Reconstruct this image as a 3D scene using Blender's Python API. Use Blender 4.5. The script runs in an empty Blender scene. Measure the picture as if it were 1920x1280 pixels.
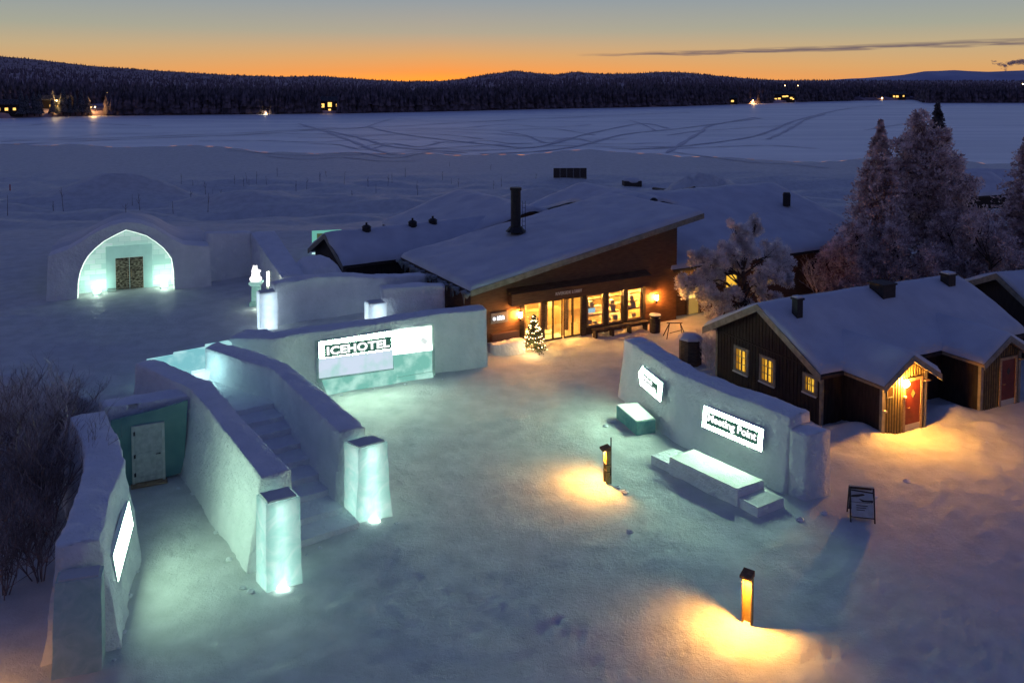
import bpy, bmesh, math, random
import numpy as np
from mathutils import Vector
random.seed(7); RNG = np.random.default_rng(11)
R = math.radians
sc = bpy.context.scene
col = sc.collection

# ------------------------------------------------------------------ camera
H, FPX, CYP, PITCH = 14.0, 1600.0, 234.0, R(3.0)
cam = bpy.data.cameras.new('camera'); cam_o = bpy.data.objects.new('camera', cam); col.objects.link(cam_o)
cam.sensor_width = 36; cam.lens = 36*FPX/1920
cam.shift_y = -(640-CYP)/1920
cam.clip_start = 0.5; cam.clip_end = 30000
cam_o.location = (0, 0, H); cam_o.rotation_euler = (R(90)-PITCH, 0, 0)
sc.camera = cam_o

# ------------------------------------------------------------------ sky
w = bpy.data.worlds.new('World'); sc.world = w; w.use_nodes = True
nt = w.node_tree; nt.nodes.clear(); N = nt.nodes.new; LK = nt.links.new
def ramp(nt_, pts, interp='LINEAR'):
    r = nt_.nodes.new('ShaderNodeValToRGB'); r.color_ramp.interpolation = interp
    e = r.color_ramp.elements
    while len(e) < len(pts): e.new(0.5)
    for k, (p, c) in enumerate(pts):
        e[k].position = p; e[k].color = (*c, 1)
    return r
def math_(nt_, op, a, b=None, c=None, clamp=False):
    m = nt_.nodes.new('ShaderNodeMath'); m.operation = op; m.use_clamp = clamp
    for i, x in enumerate((a, b, c)):
        if x is None: continue
        if isinstance(x, (int, float)): m.inputs[i].default_value = x
        else: nt_.links.new(x, m.inputs[i])
    return m.outputs[0]
def mixc(nt_, f, a, b):
    m = nt_.nodes.new('ShaderNodeMix'); m.data_type = 'RGBA'
    for i, x in ((0, f), (6, a), (7, b)):
        if isinstance(x, (int, float)): m.inputs[i].default_value = x
        elif isinstance(x, tuple): m.inputs[i].default_value = (*x, 1)
        else: nt_.links.new(x, m.inputs[i])
    return m.outputs[2]
tc = N('ShaderNodeTexCoord'); sep = N('ShaderNodeSeparateXYZ'); LK(tc.outputs['Generated'], sep.inputs[0])
X, Y, Z = sep.outputs
el = math_(nt, 'DIVIDE', Z, 0.5, clamp=True)
UP = [(0.32, (.38, .44, .52)), (0.46, (.19, .245, .35)), (0.62, (.062, .086, .20)), (1.0, (.034, .049, .15))]
UPB = [(0.32, (.115, .115, .18)), (0.62, (.042, .058, .155)), (1.0, (.034, .052, .155))]
front = ramp(nt, [(0.0, (.68, .295, .096)), (0.03, (.61, .335, .13)), (0.075, (.48, .357, .20)), (0.12, (.335, .335, .262)), (0.19, (.244, .292, .325))] + UP)
glow = ramp(nt, [(0.0, (1.094, 0.350, 0.035)), (0.018, (0.875, 0.298, 0.061)), (0.055, (0.665, 0.337, 0.127)), (0.11, (0.403, 0.341, 0.249)), (0.19, (0.254, 0.293, 0.324))] + UP)
back = ramp(nt, [(0.0, (.07, .062, .10)), (0.08, (.19, .135, .155)), (0.2, (.19, .15, .185))] + UPB)
for r_ in (front, glow, back): LK(el, r_.inputs[0])
az = math_(nt, 'DIVIDE', X, math_(nt, 'MAXIMUM', Y, 0.001))
ga = math_(nt, 'SUBTRACT', 1.0, math_(nt, 'DIVIDE', math_(nt, 'ABSOLUTE', math_(nt, 'ADD', az, 0.085)), 0.55), clamp=True)
ga = math_(nt, 'POWER', ga, 1.3)
c1 = mixc(nt, ga, front.outputs[0], glow.outputs[0])
fb = math_(nt, 'MULTIPLY_ADD', Y, 1.1, 0.45, clamp=True)
c2 = mixc(nt, fb, back.outputs[0], c1)
# long thin cloud streak low in the sky, right of the glow
slope = math_(nt, 'MULTIPLY_ADD', math_(nt, 'SUBTRACT', az, 0.08), 0.020, 0.0285)
nz = N('ShaderNodeTexNoise'); nz.inputs['Scale'].default_value = 9; nz.inputs['Detail'].default_value = 6
mp = N('ShaderNodeMapping'); mp.inputs['Scale'].default_value = (2.2, 1, 38); LK(tc.outputs['Generated'], mp.inputs[0]); LK(mp.outputs[0], nz.inputs[0])
wob = math_(nt, 'MULTIPLY_ADD', nz.outputs[0], 0.008, -0.004)
dist = math_(nt, 'ABSOLUTE', math_(nt, 'SUBTRACT', math_(nt, 'ADD', Z, wob), slope))
thick = math_(nt, 'MULTIPLY_ADD', math_(nt, 'SUBTRACT', az, 0.08, clamp=True), 0.0045, 0.0017)
cl = math_(nt, 'SUBTRACT', 1.15, math_(nt, 'DIVIDE', dist, thick), clamp=True)
cl = math_(nt, 'MULTIPLY', cl, math_(nt, 'MULTIPLY', math_(nt, 'SUBTRACT', az, 0.075, clamp=True), 9.0, clamp=True))
cl = math_(nt, 'MULTIPLY', math_(nt, 'POWER', cl, 0.7), math_(nt, 'MULTIPLY', math_(nt, 'SUBTRACT', nz.outputs[0], 0.28, clamp=True), 4.2, clamp=True))
c3 = mixc(nt, math_(nt, 'MULTIPLY', cl, 0.86), c2, (.115, .085, .11))
bg = N('ShaderNodeBackground'); LK(c3, bg.inputs[0]); bg.inputs[1].default_value = 1.0
wo = N('ShaderNodeOutputWorld'); LK(bg.outputs[0], wo.inputs[0])
# weak low sun lamp added for a warm rim; the sun itself has set
sun = bpy.data.lights.new('sun', 'SUN'); sun.energy = 0.025; sun.angle = R(12); sun.color = (1, .55, .35)
sun_o = bpy.data.objects.new('sun', sun); col.objects.link(sun_o)
sun_o.rotation_euler = Vector((-math.sin(R(7)), math.cos(R(7)), math.tan(R(3)))).to_track_quat('Z', 'Y').to_euler()
sc.view_settings.view_transform = 'Standard'; sc.view_settings.look = 'None'
sc.view_settings.exposure = 0.22; sc.view_settings.gamma = 1; sc.view_settings.use_curve_mapping = False
cy = sc.cycles
cy.use_denoising = True; cy.sample_clamp_indirect = 4; cy.max_bounces = 7; cy.transparent_max_bounces = 40
cy.use_light_tree = True; cy.use_adaptive_sampling = True; cy.adaptive_threshold = 0.02
cy.caustics_reflective = False; cy.caustics_refractive = False

# ------------------------------------------------------------------ helpers
def ray(px, py):
    a, b = (px-960)/FPX, -(py-CYP)/FPX
    return Vector((a, math.cos(PITCH)+b*math.sin(PITCH), -math.sin(PITCH)+b*math.cos(PITCH)))
def P(px, py, z=0.0):
    d = ray(px, py); t = (z-H)/d.z
    return Vector((d.x*t, d.y*t, z))
def PY(px, py, y):
    d = ray(px, py); t = y/d.y
    return Vector((d.x*t, y, H+d.z*t))
def PX_of(p):      # world -> photo pixel, for fan lay-out of far terrain only
    return 960+FPX*p[0]/p[1]
class Plane:       # vertical plane with a local s (along) / z frame; off is measured towards its outside
    def __init__(s, p, q):
        s.p = Vector((p[0], p[1], 0)); d = Vector((q[0]-p[0], q[1]-p[1], 0)); s.len = d.length; s.d = d.normalized()
        s.n = Vector((s.d.y, -s.d.x, 0))
    def hit(s, px, py):
        r = ray(px, py); o = Vector((0, 0, H))
        t = (s.p-o).dot(s.n)/r.dot(s.n); q = o+r*t
        return (q-s.p).dot(s.d), q.z
    def pt(s, a, z, off=0.0):
        q = s.p+s.d*a+s.n*off; return Vector((q.x, q.y, z))
class Frame:       # u along, v away, z up
    def __init__(s, o, deg):
        s.o = Vector((o[0], o[1], o[2] if len(o) > 2 else 0)); a = R(deg); s.a = a
        s.d = Vector((math.cos(a), math.sin(a), 0)); s.n = Vector((-math.sin(a), math.cos(a), 0))
    def p(s, u, v, z): return s.o+s.d*u+s.n*v+Vector((0, 0, z))
    def plane(s, v=0.0):
        a, b = s.p(0, v, 0), s.p(1, v, 0); return Plane(a, b)
    def side(s, u=0.0):              # plane at u, outside towards -u
        a, b = s.p(u, 1, 0), s.p(u, 0, 0); return Plane(a, b)
WORLD = Frame((0, 0, 0), 0)
ORG = {}
def tag(o, label=None, cat=None, group=None, kind=None):
    if label: o['label'] = label
    if cat: o['category'] = cat
    if group: o['group'] = group
    if kind: o['kind'] = kind
    return o
def thing(name, label, cat, loc, group=None, kind=None):
    o = bpy.data.objects.new(name, None); col.objects.link(o); o.location = loc
    o.empty_display_size = 0.3; ORG[o.name] = Vector(loc)
    return tag(o, label, cat, group, kind)
class MB:
    def __init__(s): s.v = []; s.f = []; s.uv = None
    def add(s, vs, fs):
        b = len(s.v); s.v += [tuple(x) for x in vs]; s.f += [tuple(i+b for i in f) for f in fs]
    def box(s, fr, u0, u1, v0, v1, z0, z1):
        q = [fr.p(u, v, z) for z in (z0, z1) for (u, v) in ((u0, v0), (u1, v0), (u1, v1), (u0, v1))]
        s.add(q, [(3, 2, 1, 0), (4, 5, 6, 7), (0, 1, 5, 4), (1, 2, 6, 5), (2, 3, 7, 6), (3, 0, 4, 7)])
    def pbox(s, pl, a0, a1, z0, z1, o0, o1):
        q = [pl.pt(a, z, o) for z in (z0, z1) for (a, o) in ((a0, o1), (a1, o1), (a1, o0), (a0, o0))]
        s.add(q, [(3, 2, 1, 0), (4, 5, 6, 7), (0, 1, 5, 4), (1, 2, 6, 5), (2, 3, 7, 6), (3, 0, 4, 7)])
    def prism(s, pts, z0, z1):       # ccw or cw xy polygon
        n = len(pts); a = sum(pts[i][0]*pts[(i+1) % n][1]-pts[(i+1) % n][0]*pts[i][1] for i in range(n))
        if a < 0: pts = pts[::-1]
        q = [(p[0], p[1], z0) for p in pts]+[(p[0], p[1], z1) for p in pts]
        s.add(q, [tuple(range(n))[::-1], tuple(range(n, 2*n))]+[(i, (i+1) % n, n+(i+1) % n, n+i) for i in range(n)])
    def extr(s, pts3, vec):          # planar polygon extruded by vec
        n = len(pts3); vec = Vector(vec); q = [Vector(p) for p in pts3]; q += [p+vec for p in q]
        s.add(q, [tuple(range(n))[::-1], tuple(range(n, 2*n))]+[(i, (i+1) % n, n+(i+1) % n, n+i) for i in range(n)])
    def tube(s, a, b, r0, r1, n=6, cap=True):
        a, b = Vector(a), Vector(b); d = (b-a)
        if d.length < 1e-6: return
        d.normalize(); x = d.orthogonal().normalized(); y = d.cross(x)
        q = []
        for c, r in ((a, r0), (b, r1)):
            for k in range(n):
                t = 2*math.pi*k/n; q.append(c+(x*math.cos(t)+y*math.sin(t))*r)
        f = [(k, (k+1) % n, n+(k+1) % n, n+k) for k in range(n)]
        if cap: f += [tuple(range(n))[::-1], tuple(range(n, 2*n))]
        s.add(q, f)
    def lathe(s, c, prof, n=12, rot=0.0):
        c = Vector(c); q = []; m = len(prof)
        for (r, z) in prof:
            for k in range(n):
                t = rot+2*math.pi*k/n; q.append(c+Vector((r*math.cos(t), r*math.sin(t), z)))
        f = [(j*n+k, j*n+(k+1) % n, (j+1)*n+(k+1) % n, (j+1)*n+k) for j in range(m-1) for k in range(n)]
        f += [tuple(range(n))[::-1], tuple(range((m-1)*n, m*n))]
        s.add(q, f)
    def ball(s, c, r, n=10, m=6, sc3=(1, 1, 1)):
        c = Vector(c); prof = [(r*math.sin(math.pi*j/m), -r*math.cos(math.pi*j/m)) for j in range(m+1)]
        b = len(s.v); s.lathe((0, 0, 0), [(max(p[0], r*.02), p[1]) for p in prof], n)
        for i in range(b, len(s.v)):
            v = s.v[i]; s.v[i] = (c.x+v[0]*sc3[0], c.y+v[1]*sc3[1], c.z+v[2]*sc3[2])
    def build(s, name, m, parent=None, origin=None, smooth=False):
        o_ = ORG.get(parent.name, Vector((0, 0, 0))) if parent is not None else (Vector(origin) if origin is not None else Vector((0, 0, 0)))
        me = bpy.data.meshes.new(name)
        me.from_pydata([(v[0]-o_.x, v[1]-o_.y, v[2]-o_.z) for v in s.v], [], s.f)
        return finish(me, name, m, parent, o_, smooth)
def finish(me, name, m, parent, o_, smooth=False):
    me.materials.append(m)
    if smooth: me.polygons.foreach_set('use_smooth', [True]*len(me.polygons))
    me.update()
    ob = bpy.data.objects.new(name, me); col.objects.link(ob)
    ORG[ob.name] = o_
    if parent is None: ob.location = o_
    else: ob.parent = parent
    return ob
def arrays(name, V, Fq, m, parent=None, origin=(0, 0, 0), smooth=False):
    """V (n,3) array, Fq (m,k) array"""
    o_ = ORG.get(parent.name, Vector((0, 0, 0))) if parent is not None else Vector(origin)
    V = np.asarray(V, dtype=np.float64)-np.array(o_); Fq = np.asarray(Fq, dtype=np.int32); k = Fq.shape[1]
    me = bpy.data.meshes.new(name); me.vertices.add(len(V)); me.vertices.foreach_set('co', V.ravel())
    me.loops.add(Fq.size); me.loops.foreach_set('vertex_index', Fq.ravel())
    me.polygons.add(len(Fq)); me.polygons.foreach_set('loop_start', np.arange(len(Fq), dtype=np.int32)*k)
    me.update(calc_edges=True); me.validate()
    return finish(me, name, m, parent, o_, smooth)
def children(o): return [c for c in bpy.data.objects if c.parent == o]
def copy_tree(o, parent=None):
    c = o.copy(); col.objects.link(c); ORG[c.name] = ORG.get(o.name, Vector((0, 0, 0)))
    if parent is not None: c.parent = parent
    for ch in children(o): copy_tree(ch, c)
    return c
# gradient noise, vectorised
_perm = np.random.default_rng(3).permutation(512).astype(np.int64)
_grad = np.random.default_rng(4).normal(size=(512, 3)); _grad /= np.linalg.norm(_grad, axis=1)[:, None]
def perlin(x, y, z=0.0):
    x, y, z = np.broadcast_arrays(np.asarray(x, float), np.asarray(y, float), np.asarray(z, float))
    xi, yi, zi = np.floor(x).astype(np.int64), np.floor(y).astype(np.int64), np.floor(z).astype(np.int64)
    xf, yf, zf = x-xi, y-yi, z-zi
    f = lambda t: t*t*t*(t*(t*6-15)+10)
    u, v, w_ = f(xf), f(yf), f(zf)
    def g(a, b, c):
        h = _perm[(_perm[(_perm[(xi+a) & 511]+yi+b) & 511]+zi+c) & 511]; q = _grad[h]
        return q[..., 0]*(xf-a)+q[..., 1]*(yf-b)+q[..., 2]*(zf-c)
    l = lambda a, b, t: a+(b-a)*t
    return l(l(l(g(0,0,0), g(1,0,0), u), l(g(0,1,0), g(1,1,0), u), v), l(l(g(0,0,1), g(1,0,1), u), l(g(0,1,1), g(1,1,1), u), v), w_)
def fbm(x, y, z=0.0, o=4):
    s = 0; a = 1.0; f = 1.0
    for k in range(o):
        s = s+a*perlin(np.asarray(x)*f+k*17.3, np.asarray(y)*f-k*9.1, np.asarray(z)*f+k*3.7); a *= .5; f *= 2.03
    return s
def sstep(a, b, x):
    t = np.clip((np.asarray(x, float)-a)/(b-a), 0, 1); return t*t*(3-2*t)

# ------------------------------------------------------------------ materials
def mat(name, base, rough=.6, base2=None, nscale=4.0, ndetail=5, bump=None, spec=.4, emis=None, estr=0.0, stretch=(1, 1, 1), contrast=(.35, .65), metal=0.0):
    m = bpy.data.materials.new(name); m.use_nodes = True; t = m.node_tree; b = t.nodes['Principled BSDF']
    b.inputs['Base Color'].default_value = (*base, 1); b.inputs['Roughness'].default_value = rough
    b.inputs['Specular IOR Level'].default_value = spec; b.inputs['Metallic'].default_value = metal
    co = t.nodes.new('ShaderNodeTexCoord'); mpn = t.nodes.new('ShaderNodeMapping'); mpn.inputs['Scale'].default_value = stretch
    t.links.new(co.outputs['Object'], mpn.inputs[0])
    if base2:
        n = t.nodes.new('ShaderNodeTexNoise'); n.inputs['Scale'].default_value = nscale; n.inputs['Detail'].default_value = ndetail
        t.links.new(mpn.outputs[0], n.inputs[0])
        r = ramp(t, [(contrast[0], base), (contrast[1], base2)]); t.links.new(n.outputs[0], r.inputs[0])
        t.links.new(r.outputs[0], b.inputs['Base Color'])
    prev = None
    for (s_, st, ds) in (bump or []):
        n = t.nodes.new('ShaderNodeTexNoise'); n.inputs['Scale'].default_value = s_; n.inputs['Detail'].default_value = 6; n.inputs['Roughness'].default_value = .6
        t.links.new(mpn.outputs[0], n.inputs[0])
        q = t.nodes.new('ShaderNodeBump'); q.inputs['Strength'].default_value = st; q.inputs['Distance'].default_value = ds
        t.links.new(n.outputs[0], q.inputs['Height'])
        if prev: t.links.new(prev.outputs[0], q.inputs['Normal'])
        prev = q
    if prev: t.links.new(prev.outputs[0], b.inputs['Normal'])
    if emis:
        b.inputs['Emission Color'].default_value = (*emis, 1); b.inputs['Emission Strength'].default_value = estr
    return m
def mat_emit(name, colr, st, col2=None, nscale=3.0, contrast=(.4, .65), stretch=(1, 1, 1)):
    m = bpy.data.materials.new(name); m.use_nodes = True; t = m.node_tree; t.nodes.clear()
    e = t.nodes.new('ShaderNodeEmission'); e.inputs[0].default_value = (*colr, 1); e.inputs[1].default_value = st
    o = t.nodes.new('ShaderNodeOutputMaterial'); t.links.new(e.outputs[0], o.inputs[0])
    if col2:
        co = t.nodes.new('ShaderNodeTexCoord'); n = t.nodes.new('ShaderNodeTexNoise'); n.inputs['Scale'].default_value = nscale; n.inputs['Detail'].default_value = 5
        mpn = t.nodes.new('ShaderNodeMapping'); mpn.inputs['Scale'].default_value = stretch; t.links.new(co.outputs['Object'], mpn.inputs[0])
        t.links.new(mpn.outputs[0], n.inputs[0]); r = ramp(t, [(contrast[0], colr), (contrast[1], col2)]); t.links.new(n.outputs[0], r.inputs[0]); t.links.new(r.outputs[0], e.inputs[0])
    return m
def mat_ice(name, c1_, c2_, trans=.75, nscale=2.2, gloss=.12, glow=0.0):
    """cloudy ice: light passes through and scatters; glow adds emission where no lamp sits inside"""
    m = bpy.data.materials.new(name); m.use_nodes = True; t = m.node_tree; t.nodes.clear()
    co = t.nodes.new('ShaderNodeTexCoord'); n = t.nodes.new('ShaderNodeTexNoise'); n.inputs['Scale'].default_value = nscale; n.inputs['Detail'].default_value = 7; n.inputs['Distortion'].default_value = 1.5
    t.links.new(co.outputs['Object'], n.inputs[0]); r = ramp(t, [(.35, c1_), (.65, c2_)]); t.links.new(n.outputs[0], r.inputs[0])
    tr = t.nodes.new('ShaderNodeBsdfTranslucent'); df = t.nodes.new('ShaderNodeBsdfDiffuse'); gl = t.nodes.new('ShaderNodeBsdfGlossy'); gl.inputs['Roughness'].default_value = .15
    for x in (tr, df): t.links.new(r.outputs[0], x.inputs[0])
    a = t.nodes.new('ShaderNodeMixShader'); a.inputs[0].default_value = trans; t.links.new(df.outputs[0], a.inputs[1]); t.links.new(tr.outputs[0], a.inputs[2])
    b = t.nodes.new('ShaderNodeMixShader'); b.inputs[0].default_value = gloss; t.links.new(a.outputs[0], b.inputs[1]); t.links.new(gl.outputs[0], b.inputs[2])
    bp = t.nodes.new('ShaderNodeBump'); bp.inputs['Strength'].default_value = .5; bp.inputs['Distance'].default_value = .05; t.links.new(n.outputs[0], bp.inputs['Height'])
    t.links.new(bp.outputs[0], gl.inputs['Normal']); t.links.new(bp.outputs[0], df.inputs['Normal'])
    out = t.nodes.new('ShaderNodeOutputMaterial'); last = b.outputs[0]
    if glow:  # ice made to shine by itself, without a lamp
        em = t.nodes.new('ShaderNodeEmission'); t.links.new(r.outputs[0], em.inputs[0]); em.inputs[1].default_value = glow
        ad = t.nodes.new('ShaderNodeAddShader'); t.links.new(last, ad.inputs[0]); t.links.new(em.outputs[0], ad.inputs[1]); last = ad.outputs[0]
    t.links.new(last, out.inputs[0]); return m
def mat_glass(name):
    m = bpy.data.materials.new(name); m.use_nodes = True; t = m.node_tree; t.nodes.clear()
    a = t.nodes.new('ShaderNodeBsdfTransparent'); g = t.nodes.new('ShaderNodeBsdfGlossy'); g.inputs['Roughness'].default_value = .03
    x = t.nodes.new('ShaderNodeMixShader'); x.inputs[0].default_value = .07; o = t.nodes.new('ShaderNodeOutputMaterial')
    t.links.new(a.outputs[0], x.inputs[1]); t.links.new(g.outputs[0], x.inputs[2]); t.links.new(x.outputs[0], o.inputs[0]); return m
M = {}
M['snow'] = mat('trodden_snow', (.64, .65, .62), .55, (.76, .765, .735), 1.3, bump=[(1.1, .35, .12), (7, .5, .07), (34, .9, .03)], spec=.08)
M['river'] = mat('wind_packed_snow', (.70, .73, .78), .55, (.96, .97, .98), .012, bump=[(.12, .35, .4), (.9, .3, .12), (5, .4, .04)], spec=.8, stretch=(1, 5, 1), contrast=(.36, .60))
t = M['river'].node_tree; b = t.nodes['Principled BSDF']; o = [n for n in t.nodes if n.type == 'OUTPUT_MATERIAL'][0]     # wind crust glints towards the bright horizon
gl = t.nodes.new('ShaderNodeBsdfGlossy'); gl.inputs['Roughness'].default_value = .42; gl.inputs[0].default_value = (.80, .88, 1, 1); mx = t.nodes.new('ShaderNodeMixShader'); mx.inputs[0].default_value = .26
t.links.new(b.outputs[0], mx.inputs[1]); t.links.new(gl.outputs[0], mx.inputs[2]); t.links.new(mx.outputs[0], o.inputs[0])
M['track'] = mat('pressed_snow', (.56, .58, .64), .6, (.70, .72, .78), .4, bump=[(2, .4, .06)])  # packed snow, darkened further to carry the shade of the grooves
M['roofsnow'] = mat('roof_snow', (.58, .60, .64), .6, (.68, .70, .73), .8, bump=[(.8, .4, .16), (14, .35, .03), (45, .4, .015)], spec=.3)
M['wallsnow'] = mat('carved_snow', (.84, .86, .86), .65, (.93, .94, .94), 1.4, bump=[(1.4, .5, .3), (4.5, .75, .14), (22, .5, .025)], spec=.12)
M['ice'] = mat_ice('clear_ice', (.56, .74, .69), (.76, .88, .83), .35, 2.5)
M['icelit'] = mat_ice('cloudy_ice', (.60, .84, .81), (.92, .98, .97), .78, 1.8)
M['iceface'] = mat('teal_ice_face', (.10, .26, .26), .35, (.16, .34, .33), 1.2, bump=[(2, .4, .05)], spec=.5)
M['clapboard'] = mat('brown_clapboard', (.125, .058, .027), .6, (.20, .10, .046), 2.5, stretch=(1, 1, 9), bump=[(8, .4, .02)])
M['tar'] = mat('tarred_boards', (.018, .013, .012), .7, (.040, .029, .025), 3.0, stretch=(4, 4, .6), bump=[(8, .4, .02)])
M['trim'] = mat('weathered_trim', (.22, .20, .15), .6, (.34, .31, .24), 4.0, stretch=(1, 1, 1), bump=[(12, .3, .01)])
M['darkwood'] = mat('dark_wood', (.035, .026, .022), .6, (.075, .055, .045), 5.0, stretch=(1, 1, 4), bump=[(14, .4, .01)])
M['wood'] = mat('pale_wood', (.30, .20, .11), .55, (.44, .32, .19), 6.0, stretch=(1, 1, 4), bump=[(14, .4, .01)])
M['black'] = mat('sooty_metal', (.012, .011, .012), .55, (.028, .025, .026), 7.0, bump=[(20, .3, .01)])
M['red'] = mat('red_door_paint', (.15, .022, .012), .5, (.21, .034, .018), 3.0, bump=[(12, .25, .01)])
M['white'] = mat('white_paint', (.60, .62, .55), .5, (.74, .76, .70), 5.0, bump=[(18, .25, .01)])
M['doorwhite'] = mat('frosted_white_paint', (.50, .54, .50), .55, (.70, .73, .68), 6.0, bump=[(16, .3, .01)])
M['hide'] = mat('reindeer_hide', (.035, .024, .015), .9, (.34, .29, .21), 7.0, stretch=(1, 1, 2.4), contrast=(.40, .62), bump=[(30, .8, .03)])
M['glass'] = mat_glass('window_glass')
M['interior'] = mat('warm_panelling', (.42, .28, .12), .6, (.56, .40, .20), 2.0, bump=[(9, .2, .01)])
M['plaster'] = mat('cream_plaster', (.66, .58, .42), .7, (.74, .66, .50), 3.0)
M['floor'] = mat('lobby_floor', (.26, .19, .12), .4, (.34, .26, .17), 3.0)
M['brass'] = mat('bollard_brass', (.42, .27, .09), .35, (.55, .36, .13), 8.0, metal=.35, bump=[(20, .2, .01)])
M['rust'] = mat('rusted_cap', (.16, .075, .035), .7, (.26, .13, .06), 9.0, bump=[(24, .4, .01)])
M['needle'] = mat('frosted_needles', (.40, .30, .30), .85, (.97, .86, .86), 2.4, contrast=(.38, .60))
M['needle_white'] = mat('hoarfrost', (.66, .62, .62), .85, (.97, .95, .95), 2.5, contrast=(.36, .58))
M['needle_dark'] = mat('dark_frosted_needles', (.07, .075, .08), .85, (.34, .33, .36), 1.7, contrast=(.38, .66))
for k_ in ('needle', 'needle_white', 'needle_dark', 'frosttwig'):
    if k_ not in M: continue
    t = M[k_].node_tree; b = t.nodes['Principled BSDF']; o = [n for n in t.nodes if n.type == 'OUTPUT_MATERIAL'][0]
    tr = t.nodes.new('ShaderNodeBsdfTranslucent'); mx = t.nodes.new('ShaderNodeMixShader'); mx.inputs[0].default_value = .55
    t.links.new(b.inputs['Base Color'].links[0].from_socket, tr.inputs[0]); t.links.new(b.outputs[0], mx.inputs[1]); t.links.new(tr.outputs[0], mx.inputs[2]); t.links.new(mx.outputs[0], o.inputs[0])
M['bark'] = mat('bark', (.05, .035, .028), .85, (.10, .075, .06), 6.0, bump=[(10, .6, .03)])
M['twig'] = mat('bare_twigs', (.13, .095, .09), .8, (.36, .29, .28), 3.0)
M['frosttwig'] = mat('frosted_twigs', (.45, .40, .41), .8, (.75, .70, .71), 3.0)
M['forest'] = mat('frosted_forest', (.06, .044, .05), .9, (.24, .18, .21), .30, contrast=(.40, .70))
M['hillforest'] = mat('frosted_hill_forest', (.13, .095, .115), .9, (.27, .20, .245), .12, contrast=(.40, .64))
M['hill'] = mat('wooded_hill', (.16, .11, .14), .95, (.50, .38, .45), .06, ndetail=9, contrast=(.40, .62))
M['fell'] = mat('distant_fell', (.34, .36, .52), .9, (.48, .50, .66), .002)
M['smoke'] = bpy.data.materials.new('smoke'); M['smoke'].use_nodes = True; t = M['smoke'].node_tree; t.nodes.clear()
a_ = t.nodes.new('ShaderNodeBsdfTransparent'); d_ = t.nodes.new('ShaderNodeBsdfDiffuse'); d_.inputs[0].default_value = (.75, .58, .58, 1); mx = t.nodes.new('ShaderNodeMixShader'); mx.inputs[0].default_value = .15
o = t.nodes.new('ShaderNodeOutputMaterial'); t.links.new(a_.outputs[0], mx.inputs[1]); t.links.new(d_.outputs[0], mx.inputs[2]); t.links.new(mx.outputs[0], o.inputs[0])
COOL = (.60, 1.0, .68); WARM = (1.0, .62, .20)
M['led'] = mat_emit('led_white', (.70, 1.0, .88), 20)
M['sign'] = mat_emit('lit_sign', COOL, 66)
M['casing'] = mat('sign_casing', (.70, .80, .76), .5, (.82, .90, .87), 3.0)
M['signtop'] = mat_emit('lit_ice_sign', (.62, 1.0, .70), 115)
M['signlow'] = mat_emit('lit_ice_pale', (.62, .72, .86), .9, (.34, .68, .60), 1.1, (.42, .66))
M['signright'] = mat_emit('lit_ice_swirl', (.90, .98, .92), 4.0, (.16, .18, .175), 1.3, (.34, .72))
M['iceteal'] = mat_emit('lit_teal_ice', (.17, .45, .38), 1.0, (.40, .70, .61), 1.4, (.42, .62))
M['iceteal2'] = mat_emit('lit_cyan_ice', (.20, .52, .58), .9, (.42, .74, .78), 1.6)
M['letterback'] = mat('letter_back', (.03, .10, .08), .6, (.04, .12, .095), 3.0, emis=(.06, .20, .15), estr=.25)
M['letter'] = mat_emit('lit_letters', (1, 1, 1), 1.6)
M['bulb'] = mat_emit('warm_bulb', (1, .53, .12), 1500)
M['porch'] = mat_emit('porch_bulb', (1, .42, .06), 950)
M['wallamp'] = mat_emit('wall_lamp', (1, .38, .07), 620)
M['pane'] = mat_emit('lit_pane', (1, .58, .06), .95, (.75, .36, .03), 5.0)
M['curtain'] = mat('curtain', (.30, .14, .02), .8, (.42, .2, .03), 6, emis=(.8, .36, .03), estr=.30)  # cloth and ornament emit faintly in place of room light behind them
M['fairy'] = mat_emit('fairy_bulb', (1, .60, .28), 20)
M['farlamp'] = mat_emit('far_lamp', (1, .62, .22), 26)
M['farlampw'] = mat_emit('far_white_lamp', (.9, .95, 1), 20)
M['farwin'] = mat_emit('far_window', (1, .55, .13), 1.6)
M['teal_lit'] = mat_emit('teal_glow', (.16, .50, .42), .75)
M['screen'] = mat_emit('screen', (.35, .60, .75), .8)
M['signwhite'] = mat_emit('wall_sign_light', (.86, .92, 1.0), 2.6)
M['redpole'] = mat('red_pole', (.45, .02, .02), .5)
def light(name, kind, loc, energy, colr, radius=.05, parent=None, direction=None, spot=None, blend=.5):
    l = bpy.data.lights.new(name, kind); l.energy = energy; l.color = colr; l.shadow_soft_size = radius
    if spot: l.spot_size = R(spot); l.spot_blend = blend
    o = bpy.data.objects.new(name, l); col.objects.link(o); loc = Vector(loc)
    if direction is not None: o.rotation_euler = Vector(direction).to_track_quat('-Z', 'Y').to_euler()
    if parent is not None: o.parent = parent; o.location = loc-ORG[parent.name]
    else: o.location = loc
    return o

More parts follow.
